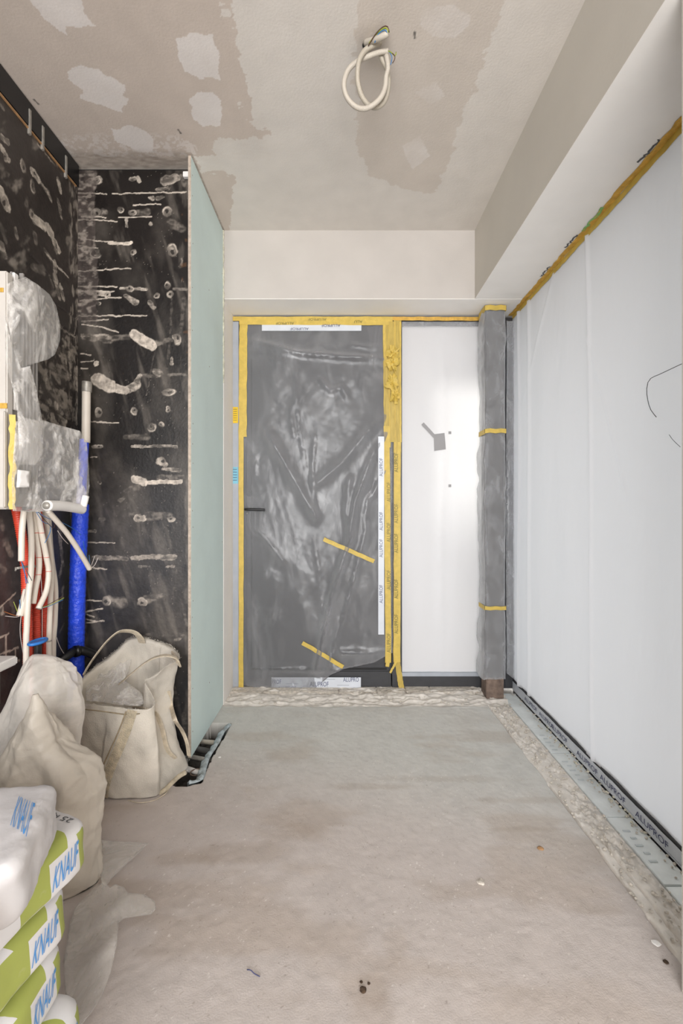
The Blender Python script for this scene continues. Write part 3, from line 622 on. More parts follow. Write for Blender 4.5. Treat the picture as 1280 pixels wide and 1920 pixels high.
tp_('masking_tape', 724, 800, 727, 1240, 11, .0245, seed=6); tp_('masking_tape', 744, 830, 743, 1240, 13, .0225, seed=7); tp_('worn_tape', 723, 612, 725, 830, 12, .024, seed=26, m='tape_clear'); tp_('worn_tape', 744, 600, 744, 850, 14, .0222, seed=27, m='tape_clear'); tp_('masking_tape', 749, 606, 750, 830, 3, .0235, seed=28); tp_('masking_tape', 739, 606, 739, 840, 2.5, .0235, seed=29); tp_('masking_tape', 729, 606, 730, 840, 2.5, .0255, seed=30); tp_('masking_tape', 733, 606, 735, 830, 10, .026, seed=8, m='tape_clear')
tp_('masking_tape', 719, 612, 722, 690, 5, .027, seed=18); tp_('masking_tape', 735, 600.2, 904, 601, 7, .0235, seed=9, m='orange_tape'); 
tp_('tape_tail', 744, 1240, 752, 1290, 10, .024, seed=10, m='tape_clear'); tp_('tape_tail', 742, 1236, 730, 1258, 4, .034, seed=11); tp_('tape_tail', 727, 1232, 725, 1247, 7, .03, seed=12)
# two crumpled knots of loose tape
for (cx, cy), sd_ in (((735, 668), 1), ((734, 722), 2), ((739, 745), 3), ((735, 684), 4)):
    rr = random.Random(sd_); bm = bmesh.new(); bmesh.ops.create_icosphere(bm, subdivisions=3, radius=1)
    for v in bm.verts:
        c = v.co.copy(); k = 1+crumple(c*.12, sd_*5, 2.6, 22, 5); v.co = D(cx, cy, .045)+Vector((c.x*.032*k, c.y*.02*k, c.z*.045*k))
    link('tape_knot', bm_mesh('tape_knot', bm), 'tape', DF, label='crumpled wad of yellow tape')
# printed strips in the sheeting
for a in ((492, 605.5, 680, 612, .0235, 'tape'), (492, 612, 677, 623, .0235, 'print_film')): dbox('printed_strip', a[0], a[1], a[2], a[3], a[4], a[4]+.0008, a[5], DF, 0)
for s_, x0, y0, x1, y1, mm in (('ALUPROF', 518, 607, 552, 612, 'ink_dark'), ('ALUPROF', 578, 600, 612, 604.5, 'ink_dark'), ('ALUPROF', 545, 617.5, 579, 622, 'ink_blue'), ('ALUPROF', 603, 611, 638, 616, 'ink_blue'), ('ALU', 664, 604, 679, 609, 'ink_dark')):
    dtext(s_, x0, y0, x1, y1, .0275, mm, DF, down=True)
dbox('printed_strip', 708, 820, 719, 1187, .034, .0345, 'print_film', DF, 0)
for y0 in (860, 960, 1010, 1095): dtext('ALUPROF', 710, y0, 716.5, y0+34, .0347, 'ink_blue', DF, up=True)
for x0, ys in ((738, (850, 945, 1000, 1085, 1150)), (724, (905, 980, 1068, 1185))):
    for y0 in ys: dtext('ALUPROF', x0, y0, x0+7, y0+36, .0285, 'ink_dark', DF, up=True)
tp_('repair_tape', 607, 1010, 700, 1051, 7.5, .050, seed=14, label='short slanting tape strip holding a fold'); tp_('repair_tape', 568, 1201, 643, 1246, 7.5, .046, seed=15, label='short slanting tape strip holding a fold')

# milky sheet over the side pane
SP = thing('side_pane_sheeting', 'milky white plastic sheet over the narrow glass pane beside the door', 'plastic sheet')
def sp_depth(px, py):
    return D(px, py, .004+.006*math.exp(-((px-829-3*math.sin(py*.01))/2.5)**2)+.0012*math.sin(px*.06+.6*math.sin(py*.012))+.0005*math.sin(px*.21+py*.004)+crumple(Vector((px*.01, 0, py*.004)), 12, .004, 3, 5))
patch('sheet', [(753, 612), (905, 612), (905, 1261), (753, 1261)], sp_depth, M['sheet'], 7, SP, 0)
tg = thing('label_silhouette', 'grey silhouette of a square label with a slanting tab, laid on the side pane sheet', 'label')  # grey pieces on the sheet stand in for shadows of labels behind it
q = [D(812, 815, .016), D(832, 812.5, .016), D(834.5, 843, .016), D(813, 846, .016)]
bm = bmesh.new(); vs = [bm.verts.new(p) for p in q]+[bm.verts.new(p+Vector((0, .001, 0))) for p in q]
for fc in ((0, 1, 2, 3), (7, 6, 5, 4), (0, 4, 5, 1), (1, 5, 6, 2), (2, 6, 7, 3), (3, 7, 4, 0)): bm.faces.new([vs[i] for i in fc])
link('silhouette_square', bm_mesh('silhouette_square', bm), 'shadow_tag', tg); strip('silhouette_tab', D(791, 795, .016), D(814, 820, .016), 6*K, 'shadow_tag', NY, tg, 0, 4, 0, 0)
for (a, b_), wh in (((842, 812), 'upper'), ((842, 911), 'lower')):
    o = dbox('small_silhouette', a-2.5, b_-2.5, a+2.5, b_+2.5, .015, .016, 'shadow_tag', None, 0); tag(o, 'tiny grey square spot on the side pane sheet, the %s one' % wh, 'label')  # silhouette spots, likewise laid on the sheet as grey pieces
o = dbox('head_film', 753, 605, 903, 614, .013, .0145, 'film_post', None, 0); tag(o, 'dirty grey clear film strip along the top of the side pane', 'film strip')

# ---------------------------------------------------------------- steel post wrapped in plastic
YPp = 2.764; px0, px1 = .881, .985
ps = thing('steel_post', 'square rusty steel post wrapped in clear plastic beside the side pane', 'post', loc=((px0+px1)/2, YPp+.05, 0))
local(boxo('post', (px0, YPp, .0), (px1, YPp+.104, SOF-.002), 'steel_dark', None, .004), ps)
local(boxo('rusty_foot', (px0-.001, YPp-.001, .0), (px1+.001, YPp+.105, .135), 'rust', None, .004, label='rust brown bare foot of the post'), ps)
v = []; f = []; per = [(-.5, -.5), (-.17, -.5), (.17, -.5), (.5, -.5), (.5, -.17), (.5, .17), (.5, .5), (0, .5), (-.5, .5), (-.5, .17), (-.5, -.17)]; nz = 90
rows = [SOF-.004-(SOF-.004-.125)*i/nz for i in range(nz+1)]
ring = []
for i in range(len(per)):
    for j in range(5): a, b_ = Vector(per[i]), Vector(per[(i+1) % len(per)]); ring.append(a.lerp(b_, j/5))
cx, cy = (px0+px1)/2, YPp+.052
for i, z in enumerate(rows):
    tied = min(abs(z-1.62), abs(z-.565), abs(z-2.38)); lo = min(1, tied/.12); bulge = .006+.018*lo*abs(math.sin(z*2.9+1))
    for k, q in enumerate(ring):
        p = Vector((q.x*.106, q.y*.106, z)); nn = Vector((q.x, q.y, 0)).normalized(); w_ = bulge*(1.6 if q.x < -.45 else .5)
        hh = .004+max(-.002, w_*(.55+crumple(Vector((p.x, p.y, z*.8)), 31, 1.0, 13, 7)))
        v.append(Vector((cx, cy, 0))+p+nn*hh)
NR = len(ring)
for i in range(nz):
    for k in range(NR): f.append((i*NR+k, i*NR+(k+1) % NR, (i+1)*NR+(k+1) % NR, (i+1)*NR+k))
local(link('plastic_wrap', mesh('plastic_wrap', v, f, True), 'film_post', label='clear crinkled plastic wrapped round the post'), ps)
for zt, hh, mm in ((2.372, .030, 'tape'), (1.628, .026, 'tape'), (.556, .022, 'tape')):
    bm = bmesh.new(); e = .0165
    box(bm, (px0-e, YPp-e, zt-hh/2), (px1+e-.006, YPp-e+.0015, zt+hh/2)); box(bm, (px0-e, YPp-e, zt-hh/2-.004), (px0-e+.0015, YPp+.104, zt+hh/2)); box(bm, (px1+e-.0075, YPp-e, zt-hh/2), (px1+e-.006, YPp+.104, zt+hh/2))
    bmesh.ops.subdivide_edges(bm, edges=bm.edges, cuts=3, use_grid_fill=True)
    for vt in bm.verts: vt.co += Vector((0, 0, .0025*math.sin(vt.co.x*90+zt*9)))
    local(link('tape_band', bm_mesh('tape_band', bm), mm, label='yellow tape band round the wrap'), ps)

# ---------------------------------------------------------------- window on the right
w1 = bpy.data.objects.new('window_1', None); COL.objects.link(w1); w1['kind'] = 'structure'
boxo('frame_sill', (XR, 1.10, .0), (XR+.07, 2.93, .085), 'anthracite', w1, .003); boxo('frame_head', (XR+.002, 1.10, SOF-.03), (XR+.07, 2.93, SOF-.001), 'anthracite', w1, .003)
boxo('frame_post', (XR+.001, 2.905, .08), (XR+.07, 2.94, SOF-.03), 'anthracite', w1, .003); boxo('frame_post', (XR+.001, 1.10, .08), (XR+.07, 1.15, SOF-.03), 'anthracite', w1, .003)
boxo('glass_pane', (XR+.04, 1.14, .08), (XR+.05, 2.92, SOF-.03), 'glass', w1)
WS = thing('window_sheeting', 'large milky white plastic sheet hanging over the whole side window', 'plastic sheet')
def ws_h(co):
    y, z = co[:, 1], co[:, 2]; h = .0016*np.sin(y*23+np.sin(z*1.3)*.7)*sm(0, .6, 2.4-z)+.007*(fbm(y*5, z*1.6, 301)-.5)+.003*(fbm(y*14, z*5, 303)-.5)
    h += .012*np.exp(-((y-1.99-.01*np.sin(z*3)-.02*(z-1))/.010)**2)+.012*np.exp(-((y-2.80-.01*np.sin(z*3))/.014)**2)+.010*np.exp(-((y-2.66)/.02)**2)
    a = (y-2.4)+(z-2.3)*.7; h += .006*np.exp(-(a/.02)**2)*sm(1.6, 2.2, z)
    d_, t = segd(y, z, (2.0, 1.9), (1.75, 1.2)); h += .004*np.exp(-(d_/.01)**2)
    return h+.004
grid('sheet', (XR-.006, 2.918, .066), (0, -1.82, 0), (0, 0, SOF-.088), 300, 260, M['sheet'], None, ws_h, WS)
tube('scratch', [PX(1280-2, 682, XR-.021), PX(1240, 700, XR-.021), PX(1217, 712, XR-.021), PX(1212, 735, XR-.021), PX(1218, 765, XR-.021), PX(1230, 782, XR-.021)], .0012, 'ink_grey', WS, .02, 5, label='thin dark scratch mark on the sheet')
tube('loose_thread', [PX(1254, 815, XR-.02), PX(1262, 826, XR-.02), PX(1275, 838, XR-.02)], .0008, 'ink_grey', WS, .02, 5)
NX = (-1, 0, 0)
strip('head_tape', (XR-.008, 2.91, SOF-.016), (XR-.008, 1.12, SOF-.016), .026, 'tape', NX, WS, 3, 60, .003, .004)
strip('head_tape', (XR-.026, 2.91, SOF-.002), (XR-.026, 1.12, SOF-.002), .026, 'orange_tape', (0, 0, -1), WS, 4, 60, .004, .001, label='orange brown tape along the soffit')
strip('foam_smear', (XR-.034, 2.02, SOF-.002), (XR-.034, 1.86, SOF-.002), .014, 'green_paint', (0, 0, -1), WS, 5, 12, .004, .0015, label='green smear on the tape')
rr = random.Random(8)
for y0 in (2.15, 1.62, 2.42): strip('torn_print', (XR-.046, y0, SOF-.001), (XR-.044, y0-.10, SOF-.001), .008, 'ink_grey', (0, 0, -1), WS, int(y0*100), 12, .006, .001)
text('lettering', 'ALUPROF', (XR-.020, 1.53, SOF-.004), (XR-.020, 1.69, SOF-.004), (XR-.034, 1.53, SOF-.004), 'ink_dark', WS, .001)
BT = thing('sill_tape', 'pale grey printed protection tape running along the foot of the window', 'tape')
strip('tape', (XR-.012, 2.90, .032), (XR-.012, 1.12, .032), .055, 'print_film', NX, BT, 9, 60, .001, .003)
bm = bmesh.new(); box(bm, (XR-.012, 1.12, -.02), (XR+.001, 2.90, .072)); link('backing_profile', bm_mesh('backing_profile', bm), 'anthracite', BT)
for yb in (1.60, 1.83, 2.02, 2.28, 2.42, 2.62): text('lettering', 'ALUPROF', (XR-.017, yb+.085, .022), (XR-.017, yb-.085, .022), (XR-.017, yb+.085, .045), 'ink_blue', BT, .0008)
for yb in (1.50, 1.72, 1.93, 2.15): boxo('fine_print', (XR-.0172, yb-.04, .012), (XR-.0166, yb+.04, .014), 'frame_grey', BT)
# dark film hanging in the corner beside the post
fc_ = thing('corner_sheeting', 'grey see-through plastic strip hanging in the corner between post and window', 'plastic sheet')
def fcd(px, py): q = D(px, py, .035+.006*math.sin(px*.5+py*.01)); return q
patch('sheet', [(945, 606), (962, 606), (962, 1262), (960, 1270), (950, 1262), (945, 1258)], fcd, 'film_post', 5, fc_, .0004)

# insulation boards and rubble along the window foot
ys = [2.86, 2.40, 2.16, 1.71, 1.40, 1.12]
for i in range(5):
    bm = bmesh.new(); box(bm, (.994, ys[i+1]+.003, -.028), (XR-.018, ys[i]-.002, -.002), .0015)
    o = link('insulation_board', bm_mesh('insulation_board', bm), 'board_white'); o.rotation_euler = (0, 0, 0)
    o.location.z = (-.001, .001, 0, .0015, 0)[i]
    tag(o, 'white foil board beside the window, %s' % ('the one nearest the steel post', 'second from the steel post', 'the middle one of the row', 'second from the near end', 'nearest the camera')[i], 'board', 'white boards along the window')
    if i in (1, 2, 3):
        for k in range(5):
            yy = ys[i]-.06-k*.035
            boxo('faint_print', (1.010+.006*(k % 2), yy-.02, -.0005), (1.036, yy-.012, .0008), 'faint', o)
rr = random.Random(4); v = []; f = []
def crumb(c, s, seed):
    r2 = random.Random(seed); bm2 = bmesh.new(); bmesh.ops.create_icosphere(bm2, subdivisions=1, radius=1)
    q = [Vector((p.co.x*s*r2.uniform(.6, 1.2), p.co.y*s*r2.uniform(.6, 1.2), p.co.z*s*.6*r2.uniform(.7, 1.2)))+c for p in bm2.verts]; fs = [tuple(x.index for x in t.verts) for t in bm2.faces]; bm2.free(); return q, fs
for i in range(520):
    if i < 330: c = Vector((rr.uniform(.872, .99), rr.uniform(1.05, 2.7), .001)); s = rr.uniform(.002, .008)
    elif i < 440: c = Vector((rr.uniform(1.045, 1.09), rr.uniform(1.2, 2.85), .003)); s = rr.uniform(.003, .007)
    else: c = Vector((rr.uniform(-.65, 1.0), rr.uniform(2.66, 2.9), .008)); s = rr.uniform(.003, .011)
    q, fs = crumb(c, s, i); k = len(v); v += q; f += [tuple(a+k for a in t) for t in fs]
o = link('mortar_rubble', mesh('mortar_rubble', v, f), 'debris', None, kind='stuff'); tag(o, 'loose mortar crumbs in the broken strip along window and doorstep', 'rubble')
v = []; f = []
for i in range(45):
    c = Vector((XR-.022+rr.uniform(-.02, .01), 1.6+.9*rr.random()**1.5, .004)); q, fs = crumb(c, rr.uniform(.003, .009), i+900); k = len(v); v += q; f += [tuple(a+k for a in t) for t in fs]
o = link('expanding_foam', mesh('expanding_foam', v, f, True), 'foam', None, kind='stuff'); tag(o, 'pale yellow foam crumbs squeezed out under the window sill tape', 'foam')
# broken doorstep pieces
rr = random.Random(12)
x = XG+.01; stx = []; i = 0
while x < .86:
    wd = rr.uniform(.10, .3); stx.append((x, min(x+wd, .87))); x += wd+.004
pls = ('at the green board', 'second from the green board', 'third from the green board', 'fourth from the green board', 'fifth from the green board', 'sixth from the green board', 'seventh from the green board', 'eighth from the green board', 'ninth', 'tenth', 'eleventh', 'twelfth')
for i, (a, b_) in enumerate(stx):
    bm = bmesh.new(); box(bm, (a, 2.835, -.01), (b_, 2.925, .014+rr.uniform(0, .006)), .003)
    bmesh.ops.subdivide_edges(bm, edges=bm.edges, cuts=3, use_grid_fill=True)
    for vt in bm.verts:
        if vt.co.y < 2.9: vt.co += Vector((rr.uniform(-.002, .002), rr.uniform(-.008, .008), rr.uniform(-.004, .003)))
    o = link('doorstep_chunk', bm_mesh('doorstep_chunk', bm), 'debris'); tag(o, 'chipped grey mortar piece under the door, %s' % pls[i], 'mortar piece', 'mortar pieces under the door')

# ---------------------------------------------------------------- pipes and lining in the floor hole
fl = thing('floor_gap_lining', 'torn grey blue felt strip lining the hole in the floor', 'felt strip')
rr = random.Random(2)
pts = [PZ(p[0]+2, p[1], 0) for p in ((432, 1360), (420, 1372), (408, 1395), (392, 1420), (385, 1440), (378, 1462), (352, 1472))]
v = []; f = []; path = catmull(pts, 60)
for i, p in enumerate(path):
    t = (path[min(i+1, 59)]-path[max(i-1, 0)]).normalized(); s_ = Vector((t.y, -t.x, 0)); s_ = -s_ if s_.x > 0 else s_; wob = .004*math.sin(i*.9)+.003*math.sin(i*2.3)
    for k, (a, z) in enumerate(((-.002, .006), (.010, .010+wob), (.028+wob, -.002), (.036+2*wob, -.05))): v.append(Vector((p.x, p.y, 0))+s_*a+Vector((0, 0, z-.002)))
for i in range(59):
    for k in range(3): q = i*4+k; f.append((q, q+1, q+5, q+4))
link('felt', mesh('felt', v, f, True), 'felt', fl).modifiers.new('t', 'SOLIDIFY').thickness = .002
for (a, b_, c, m_, r, lb) in (((412, 1368), (380, 1366), None, 'felt', .011, 'grey blue pipe end at the far end of the floor hole'), ((415, 1394), (376, 1390), None, 'pvc_grey', .012, 'beige pipe crossing the floor hole, second from the far end'),
    ((404, 1412), (366, 1404), None, 'steel_dark', .015, 'dark round pipe in the middle of the floor hole'), ((396, 1426), (352, 1418), None, 'galv', .010, 'metal coloured pipe in the floor hole near the board corner'), ((382, 1452), (346, 1440), None, 'white', .012, 'white pipe end in the near end of the floor hole')):
    o = tube('floor_pipe', [PZ(*a, -.045), PZ((a[0]+b_[0])/2, (a[1]+b_[1])/2, -.04), PZ(*b_, -.045)], r, m_, None, .01, 12); tag(o, lb, 'pipe', 'pipes in the floor hole')
bm = bmesh.new(); c = PZ(368, 1448, -.03)
q = [c+Vector((math.cos(a)*.026, math.sin(a)*.026, 0)) for a in [2*math.pi*i/24 for i in range(25)]]
vv, ff = tube_data(q, .003, 6, False); o = link('pipe_ring', mesh('pipe_ring', vv, ff, True), 'rust'); tag(o, 'brown ring round a pipe mouth in the near end of the floor hole', 'ring')

# ---------------------------------------------------------------- things on the floor
def blobo(name, c, s, seed, m, label, cat, flat=.5):
    bm = bmesh.new(); bmesh.ops.create_icosphere(bm, subdivisions=2, radius=1)
    for vt in bm.verts: k = 1+crumple(vt.co*.1, seed, .8, 11, 5); vt.co = Vector((vt.co.x*s*k, vt.co.y*s*k*.9, vt.co.z*s*flat*k+s*flat*.7))
    o = link(name, bm_mesh(name, bm), m); o.location = c; tag(o, label, cat); return o
blobo('dirt_clod', PZ(680, 1858), .009, 1, 'dirt', 'dark brown clod of dirt on the near floor', 'clod'); blobo('dirt_crumb', PZ(691, 1845), .004, 2, 'dirt', 'small brown crumb beside the dark clod, to its far side', 'crumb')
blobo('dirt_crumb', PZ(677, 1842), .004, 8, 'dirt', 'pale brown crumb just behind the dark clod', 'crumb')
blobo('mortar_lump', PZ(901, 1655), .013, 3, 'debris', 'flat grey mortar lump on the screed', 'lump', .3); blobo('wood_chip', PZ(1013, 1592), .011, 4, 'wood', 'brown wood chip near the broken strip', 'chip', .3)
blobo('plaster_chip', PZ(1230, 1770), .011, 5, 'white', 'white plaster chip on the screed near the window strip', 'chip', .25); blobo('plaster_chip', PZ(412, 1420), .007, 6, 'white', 'tiny white chip beside the floor hole', 'chip', .3)
blobo('stone_crumb', PZ(1248, 1805), .007, 7, 'dirt', 'dark crumb near the window strip close to the camera', 'crumb', .4)
o = tube('wire_offcut', [PZ(463, 1818, .004), PZ(470, 1819, .008), PZ(476, 1825, .004), PZ(487, 1831, .003)], .0012, 'ink_blue', None, .004, 6); tag(o, 'tiny dark bent wire offcut lying on the floor', 'wire')
o = tube('string', [PZ(240, 1500, .004), PZ(262, 1505, .004), PZ(290, 1500, .004), PZ(310, 1488, .006), PZ(318, 1477, .01)], .0016, 'strap', None, .01, 6); tag(o, 'thin beige cord on the floor in front of the big bag', 'cord')

# ---------------------------------------------------------------- coiled conduit on the ceiling
def CC(x, y, Y=1.6): return P(600+x/7.11, 20+y/7.11, Y)
cc = thing('ceiling_conduit', 'looped cream corrugated conduit hanging from the ceiling hole with wires', 'conduit')
rb = ribbed(.0088, .0036, .0011)
tube('conduit', [CC(700, 420, 1.615), CC(790, 440, 1.60), CC(700, 470, 1.59), CC(600, 530, 1.585), CC(530, 640, 1.58), CC(503, 760, 1.58), CC(497, 900, 1.585), CC(515, 1020, 1.59), CC(560, 1150, 1.60), CC(640, 1255, 1.615), CC(740, 1290, 1.63), CC(840, 1230, 1.635), CC(895, 1100, 1.635), CC(912, 930, 1.63), CC(890, 780, 1.62), CC(835, 670, 1.615), CC(805, 600, 1.61)], rb, 'pvc_grey', cc, .0009, 12)
tube('conduit', [CC(905, 540, 1.595), CC(780, 560, 1.595), CC(620, 620, 1.60), CC(480, 690, 1.605), CC(370, 800, 1.605), CC(320, 950, 1.60), CC(328, 1080, 1.60), CC(385, 1200, 1.60), CC(490, 1290, 1.60), CC(610, 1305, 1.60), CC(730, 1240, 1.60), CC(820, 1140, 1.605), CC(868, 1010, 1.61), CC(880, 880, 1.61), CC(905, 760, 1.60), CC(890, 640, 1.60), CC(880, 590, 1.605)], rb, 'pvc_loop', cc, .0009, 12)
tube('conduit_stub', [CC(600, 425, 1.60), CC(720, 390, 1.57), CC(820, 350, 1.55), CC(905, 300, 1.54)], .0095, 'pvc_loop', cc, .01, 12)
tube('wire', [CC(640, 470, 1.575), CC(740, 310, 1.55), CC(840, 215, 1.535), CC(900, 215, 1.53), CC(920, 290, 1.535)], .0016, 'wire_brown', cc, .008, 6)
tube('wire', [CC(650, 440, 1.575), CC(750, 310, 1.553), CC(850, 235, 1.535), CC(895, 240, 1.53), CC(905, 295, 1.535)], .0022, 'wire_green', cc, .008, 6)
tube('wire', [CC(725, 430, 1.565), CC(770, 320, 1.55), CC(840, 260, 1.535), CC(875, 262, 1.53), CC(895, 300, 1.535)], .0016, 'wire_blue', cc, .008, 6)
tube('wire', [CC(905, 535, 1.59), CC(950, 560, 1.585), CC(1000, 600, 1.585), CC(1012, 555, 1.585)], .0018, 'wire_green', cc, .006, 6)
tube('wire', [CC(915, 540, 1.59), CC(955, 610, 1.585), CC(950, 680, 1.585), CC(938, 720, 1.585)], .0014, 'wire_blue', cc, .006, 6)
tube('wire', [CC(910, 535, 1.59), CC(985, 590, 1.582), CC(995, 640, 1.582), CC(965, 700, 1.582)], .0014, 'wire_brown', cc, .006, 6)
hp = PZ(690, 84, CE); vv = []
bm = bmesh.new(); r1 = bmesh.ops.create_circle(bm, cap_ends=True, segments=18, radius=.019)
for vt in bm.verts: vt.co = Vector((vt.co.x*1.1+hp.x, vt.co.y+hp.y, CE-.0015))
link('ceiling_hole', bm_mesh('ceiling_hole', bm), 'black_plastic', cc, label='rough black hole in the ceiling board')

# ---------------------------------------------------------------- left side: services
def LW(px, py, X=-1.2): return PX(px, py, X)
cb = thing('meter_cabinet', 'pale grey meter cabinet edge with ribbed side mounted on the left wall', 'cabinet')
def zc(py, Y): return CH-(py-HZ)*Y/F
boxo('housing', (XL+.002, 1.52, zc(955, 1.52)), (-1.118, 1.55, zc(507, 1.52)), 'cabinet', cb, .004)
boxo('side_profile', (-1.14, 1.562, zc(930, 1.56)), (-1.13, 1.60, zc(508, 1.56)), 'cabinet_dark', cb, .002)
boxo('cover_strip', (-1.13, 1.56, zc(545, 1.56)), (-1.121, 1.58, zc(510, 1.56)), 'white', cb, .002); boxo('cover_strip', (-1.13, 1.56, zc(768, 1.56)), (-1.121, 1.58, zc(733, 1.56)), 'white', cb, .002)
for i in range(5): boxo('rib', (-1.142, 1.612+i*.018, zc(925, 1.62)), (-1.128, 1.620+i*.018, zc(514+i*6, 1.62)), 'cabinet_dark', cb, .001)
boxo('back_panel', (XL+.004, 1.555, zc(950, 1.6)), (-1.145, 1.70, zc(520, 1.6)), 'cabinet_dark', cb, .002)
boxo('lower_box', (-1.16, 1.50, zc(952, 1.5)), (-1.112, 1.515, zc(770, 1.5)), 'cabinet', cb, .003)
boxo('orange_tape_piece', (-1.19, 1.5175, zc(548, 1.52)), (-1.128, 1.5195, zc(540, 1.52)), 'orange_tape', cb); boxo('orange_tape_piece', (-1.19, 1.5175, zc(766, 1.52)), (-1.116, 1.5195, zc(756, 1.52)), 'orange_tape', cb)
strip('edge_tape', LW(24, 778, -1.105), LW(23, 955, -1.105), .018, 'tape', (.5, -1, 0), cb, 5, 20, .003, .004, label='cream yellow tape down the cabinet edge')
cw = thing('cabinet_wrap', 'crinkled clear plastic bag wrapped round the meter cabinet', 'plastic wrap')
def wrapd(seed, x0, Y0, x1, Y1, amp, bulge, cyy, hh):
    def g_(px, py):
        t = (px-x0)/(x1-x0); Y = Y0+(Y1-Y0)*t; q = Vector((px*.008, 0, py*.008)); e = max(0, 1-((py-cyy)/hh)**2)
        return P(px, py, Y-bulge*e*math.sin(max(0, min(1, t))*math.pi)+crumple(q, seed, amp, 6, 9)+crumple(q, seed+3, amp*.5, 19, 5))
    return g_
patch('upper_film', [(14, 532), (22, 528), (47, 519), (70, 533), (93, 552), (106, 575), (113, 612), (112, 640), (103, 665), (90, 674), (57, 684), (40, 690), (22, 640), (14, 600)], wrapd(3, 14, 1.50, 113, 1.78, .022, .05, 600, 100), 'film_clear', 3, cw, .0005)
patch('middle_film', [(10, 590), (22, 640), (40, 690), (56, 686), (66, 720), (75, 765), (82, 800), (80, 860), (60, 875), (36, 850), (32, 770), (22, 720), (10, 680)], wrapd(5, 10, 1.49, 85, 1.66, .02, .03, 730, 130), 'film_clear', 3, cw, .0005)
patch('lower_film', [(30, 790), (80, 788), (110, 797), (150, 808), (163, 830), (166, 870), (168, 910), (164, 942), (152, 955), (100, 958), (50, 960), (24, 958), (22, 900), (26, 840)], wrapd(7, 22, 1.50, 168, 1.88, .022, .03, 870, 100), 'film_clear', 3, cw, .0005)
patch('crumpled_film', [(34, 780), (78, 790), (80, 850), (66, 872), (36, 872)], wrapd(11, 34, 1.48, 80, 1.60, .02, .03, 820, 50), 'film_clear', 3, cw, .0005)
patch('paper_label', [(33, 881), (56, 883), (55, 914), (31, 914)], wrapd(11, 34, 1.49, 80, 1.58, .002, .0, 820, 50), 'white', 8, cw, .0006, label='white paper label behind the film')
ri = thing('foam_roll', 'white rolled foam sleeve lying at the bottom of the plastic wrap', 'roll')
tube('roll', [P(88, 948, 1.62), P(120, 949, 1.72), P(154, 955, 1.84)], .019, 'white', ri, .01, 16)
tube('core', [P(86, 948, 1.615), P(89, 948, 1.625)], .013, 'galv', ri, .01, 14, label='grey open end of the roll')
tube('sleeve_end', [P(156, 950, 1.83), P(161, 930, 1.84)], .013, 'white', ri, .01, 12)
# red corrugated conduits
for k, (pts, Xc, lb) in enumerate(((((30, 950), (38, 990), (47, 1050), (50, 1120), (52, 1228)), -1.215, 'red corrugated conduit nearest the camera under the cabinet'), (((58, 955), (64, 1020), (67, 1100), (69, 1228)), -1.222, 'red corrugated conduit in the middle of the three'), (((74, 955), (80, 1040), (83, 1110), (84, 1228)), -1.228, 'red corrugated conduit furthest back beside the alcove corner'))):
    q = [LW(a, b_, Xc) for a, b_ in pts]; q.append(Vector((q[-1].x, q[-1].y, .02)))
    o = tube('red_conduit', q, ribbed(.0185 if k == 0 else .016, .0082, .003), 'red', None, .0022, 14); tag(o, lb, 'conduit', 'red conduits')
    o.data.polygons.foreach_set('use_smooth', [True]*len(o.data.polygons))
def wires(parent, base, dirs, cols, L=.05):
    for i, (dv, c) in enumerate(zip(dirs, cols)):
        b0 = Vector(base); dv = Vector(dv); tube('wire', [b0, b0+dv*.4*L+Vector((.002*i, 0, -.004)), b0+dv*L], .0013, c, parent, .006, 6)
wc = [((45, 958), (41, 999), (40, 1052)), ((55, 958), (59, 1014), (58, 1077), (53, 1118), (50, 1180), (49, 1228)), ((61, 957), (66, 999), (73, 1045), (72, 1077), (67, 1102), (62, 1132)), ((70, 957), (78, 999), (87, 1045), (91, 1071), (87, 1107), (72, 1141)),
      ((84, 957), (92, 1014), (97, 1070), (95, 1118), (92, 1196), (92, 1228)), ((90, 957), (96, 1040), (104, 1102), (103, 1165), (100, 1228)), ((90, 957), (97, 966), (125, 999), (150, 1036), (168, 1067)), ((50, 1105), (44, 1130), (37, 1155))]
wx_ = (-1.150, -1.165, -1.172, -1.155, -1.18, -1.20, -1.08, -1.185)
wl = ('short ivory conduit cut off beside the cabinet with dark wires', 'long ivory conduit curving down behind the blue valve', 'ivory conduit with red marks cut short above the middle red conduit', 'ivory conduit bending forward with brown and green wires', 'straight ivory conduit right of the red conduits', 'outermost ivory conduit along the alcove corner', 'cream conduit sticking out diagonally across the blue pipe', 'short ivory stub curving out low at the near side of the red conduits')
wo = []
for k, pts in enumerate(wc):
    dx = 0 if k < 6 else (.0 if k == 7 else .0)
    q = [LW(a, b_, wx_[k]+(.0 if k != 6 else 0)) for a, b_ in pts]
    if pts[-1][1] == 1228: q.append(Vector((q[-1].x, q[-1].y, .02)))
    o = thing('conduit', wl[k], 'conduit', 'ivory conduits'); tube('sleeve', q, .0102 if k != 7 else .012, 'pvc', o, .01, 12); wo.append((o, q[-1]))
    if k in (2, 3):
        for j in (1, 2, 3): c = q[j]; tube('red_mark', [c+Vector((0, 0, .001)), c+Vector((0, 0, -.001))], .0107, 'red', o, .001, 12)
wires(wo[0][0], wo[0][1], ((.01, .4, -1), (.1, .5, -.9), (.0, .3, -1)), ('wire_blue', 'ink_grey', 'wire_blue'), .085)
wires(wo[3][0], wo[3][1], ((.5, .9, .35), (.6, .8, .30), (.5, .9, .2)), ('wire_brown', 'wire_green', 'wire_blue'), .09)
wires(wo[6][0], wo[6][1], ((.2, .3, .9), (-.1, .1, 1), (-.3, .1, 1), (.5, .2, .8)), ('wire_grey', 'wire_blue', 'wire_brown', 'wire_grey'), .06)
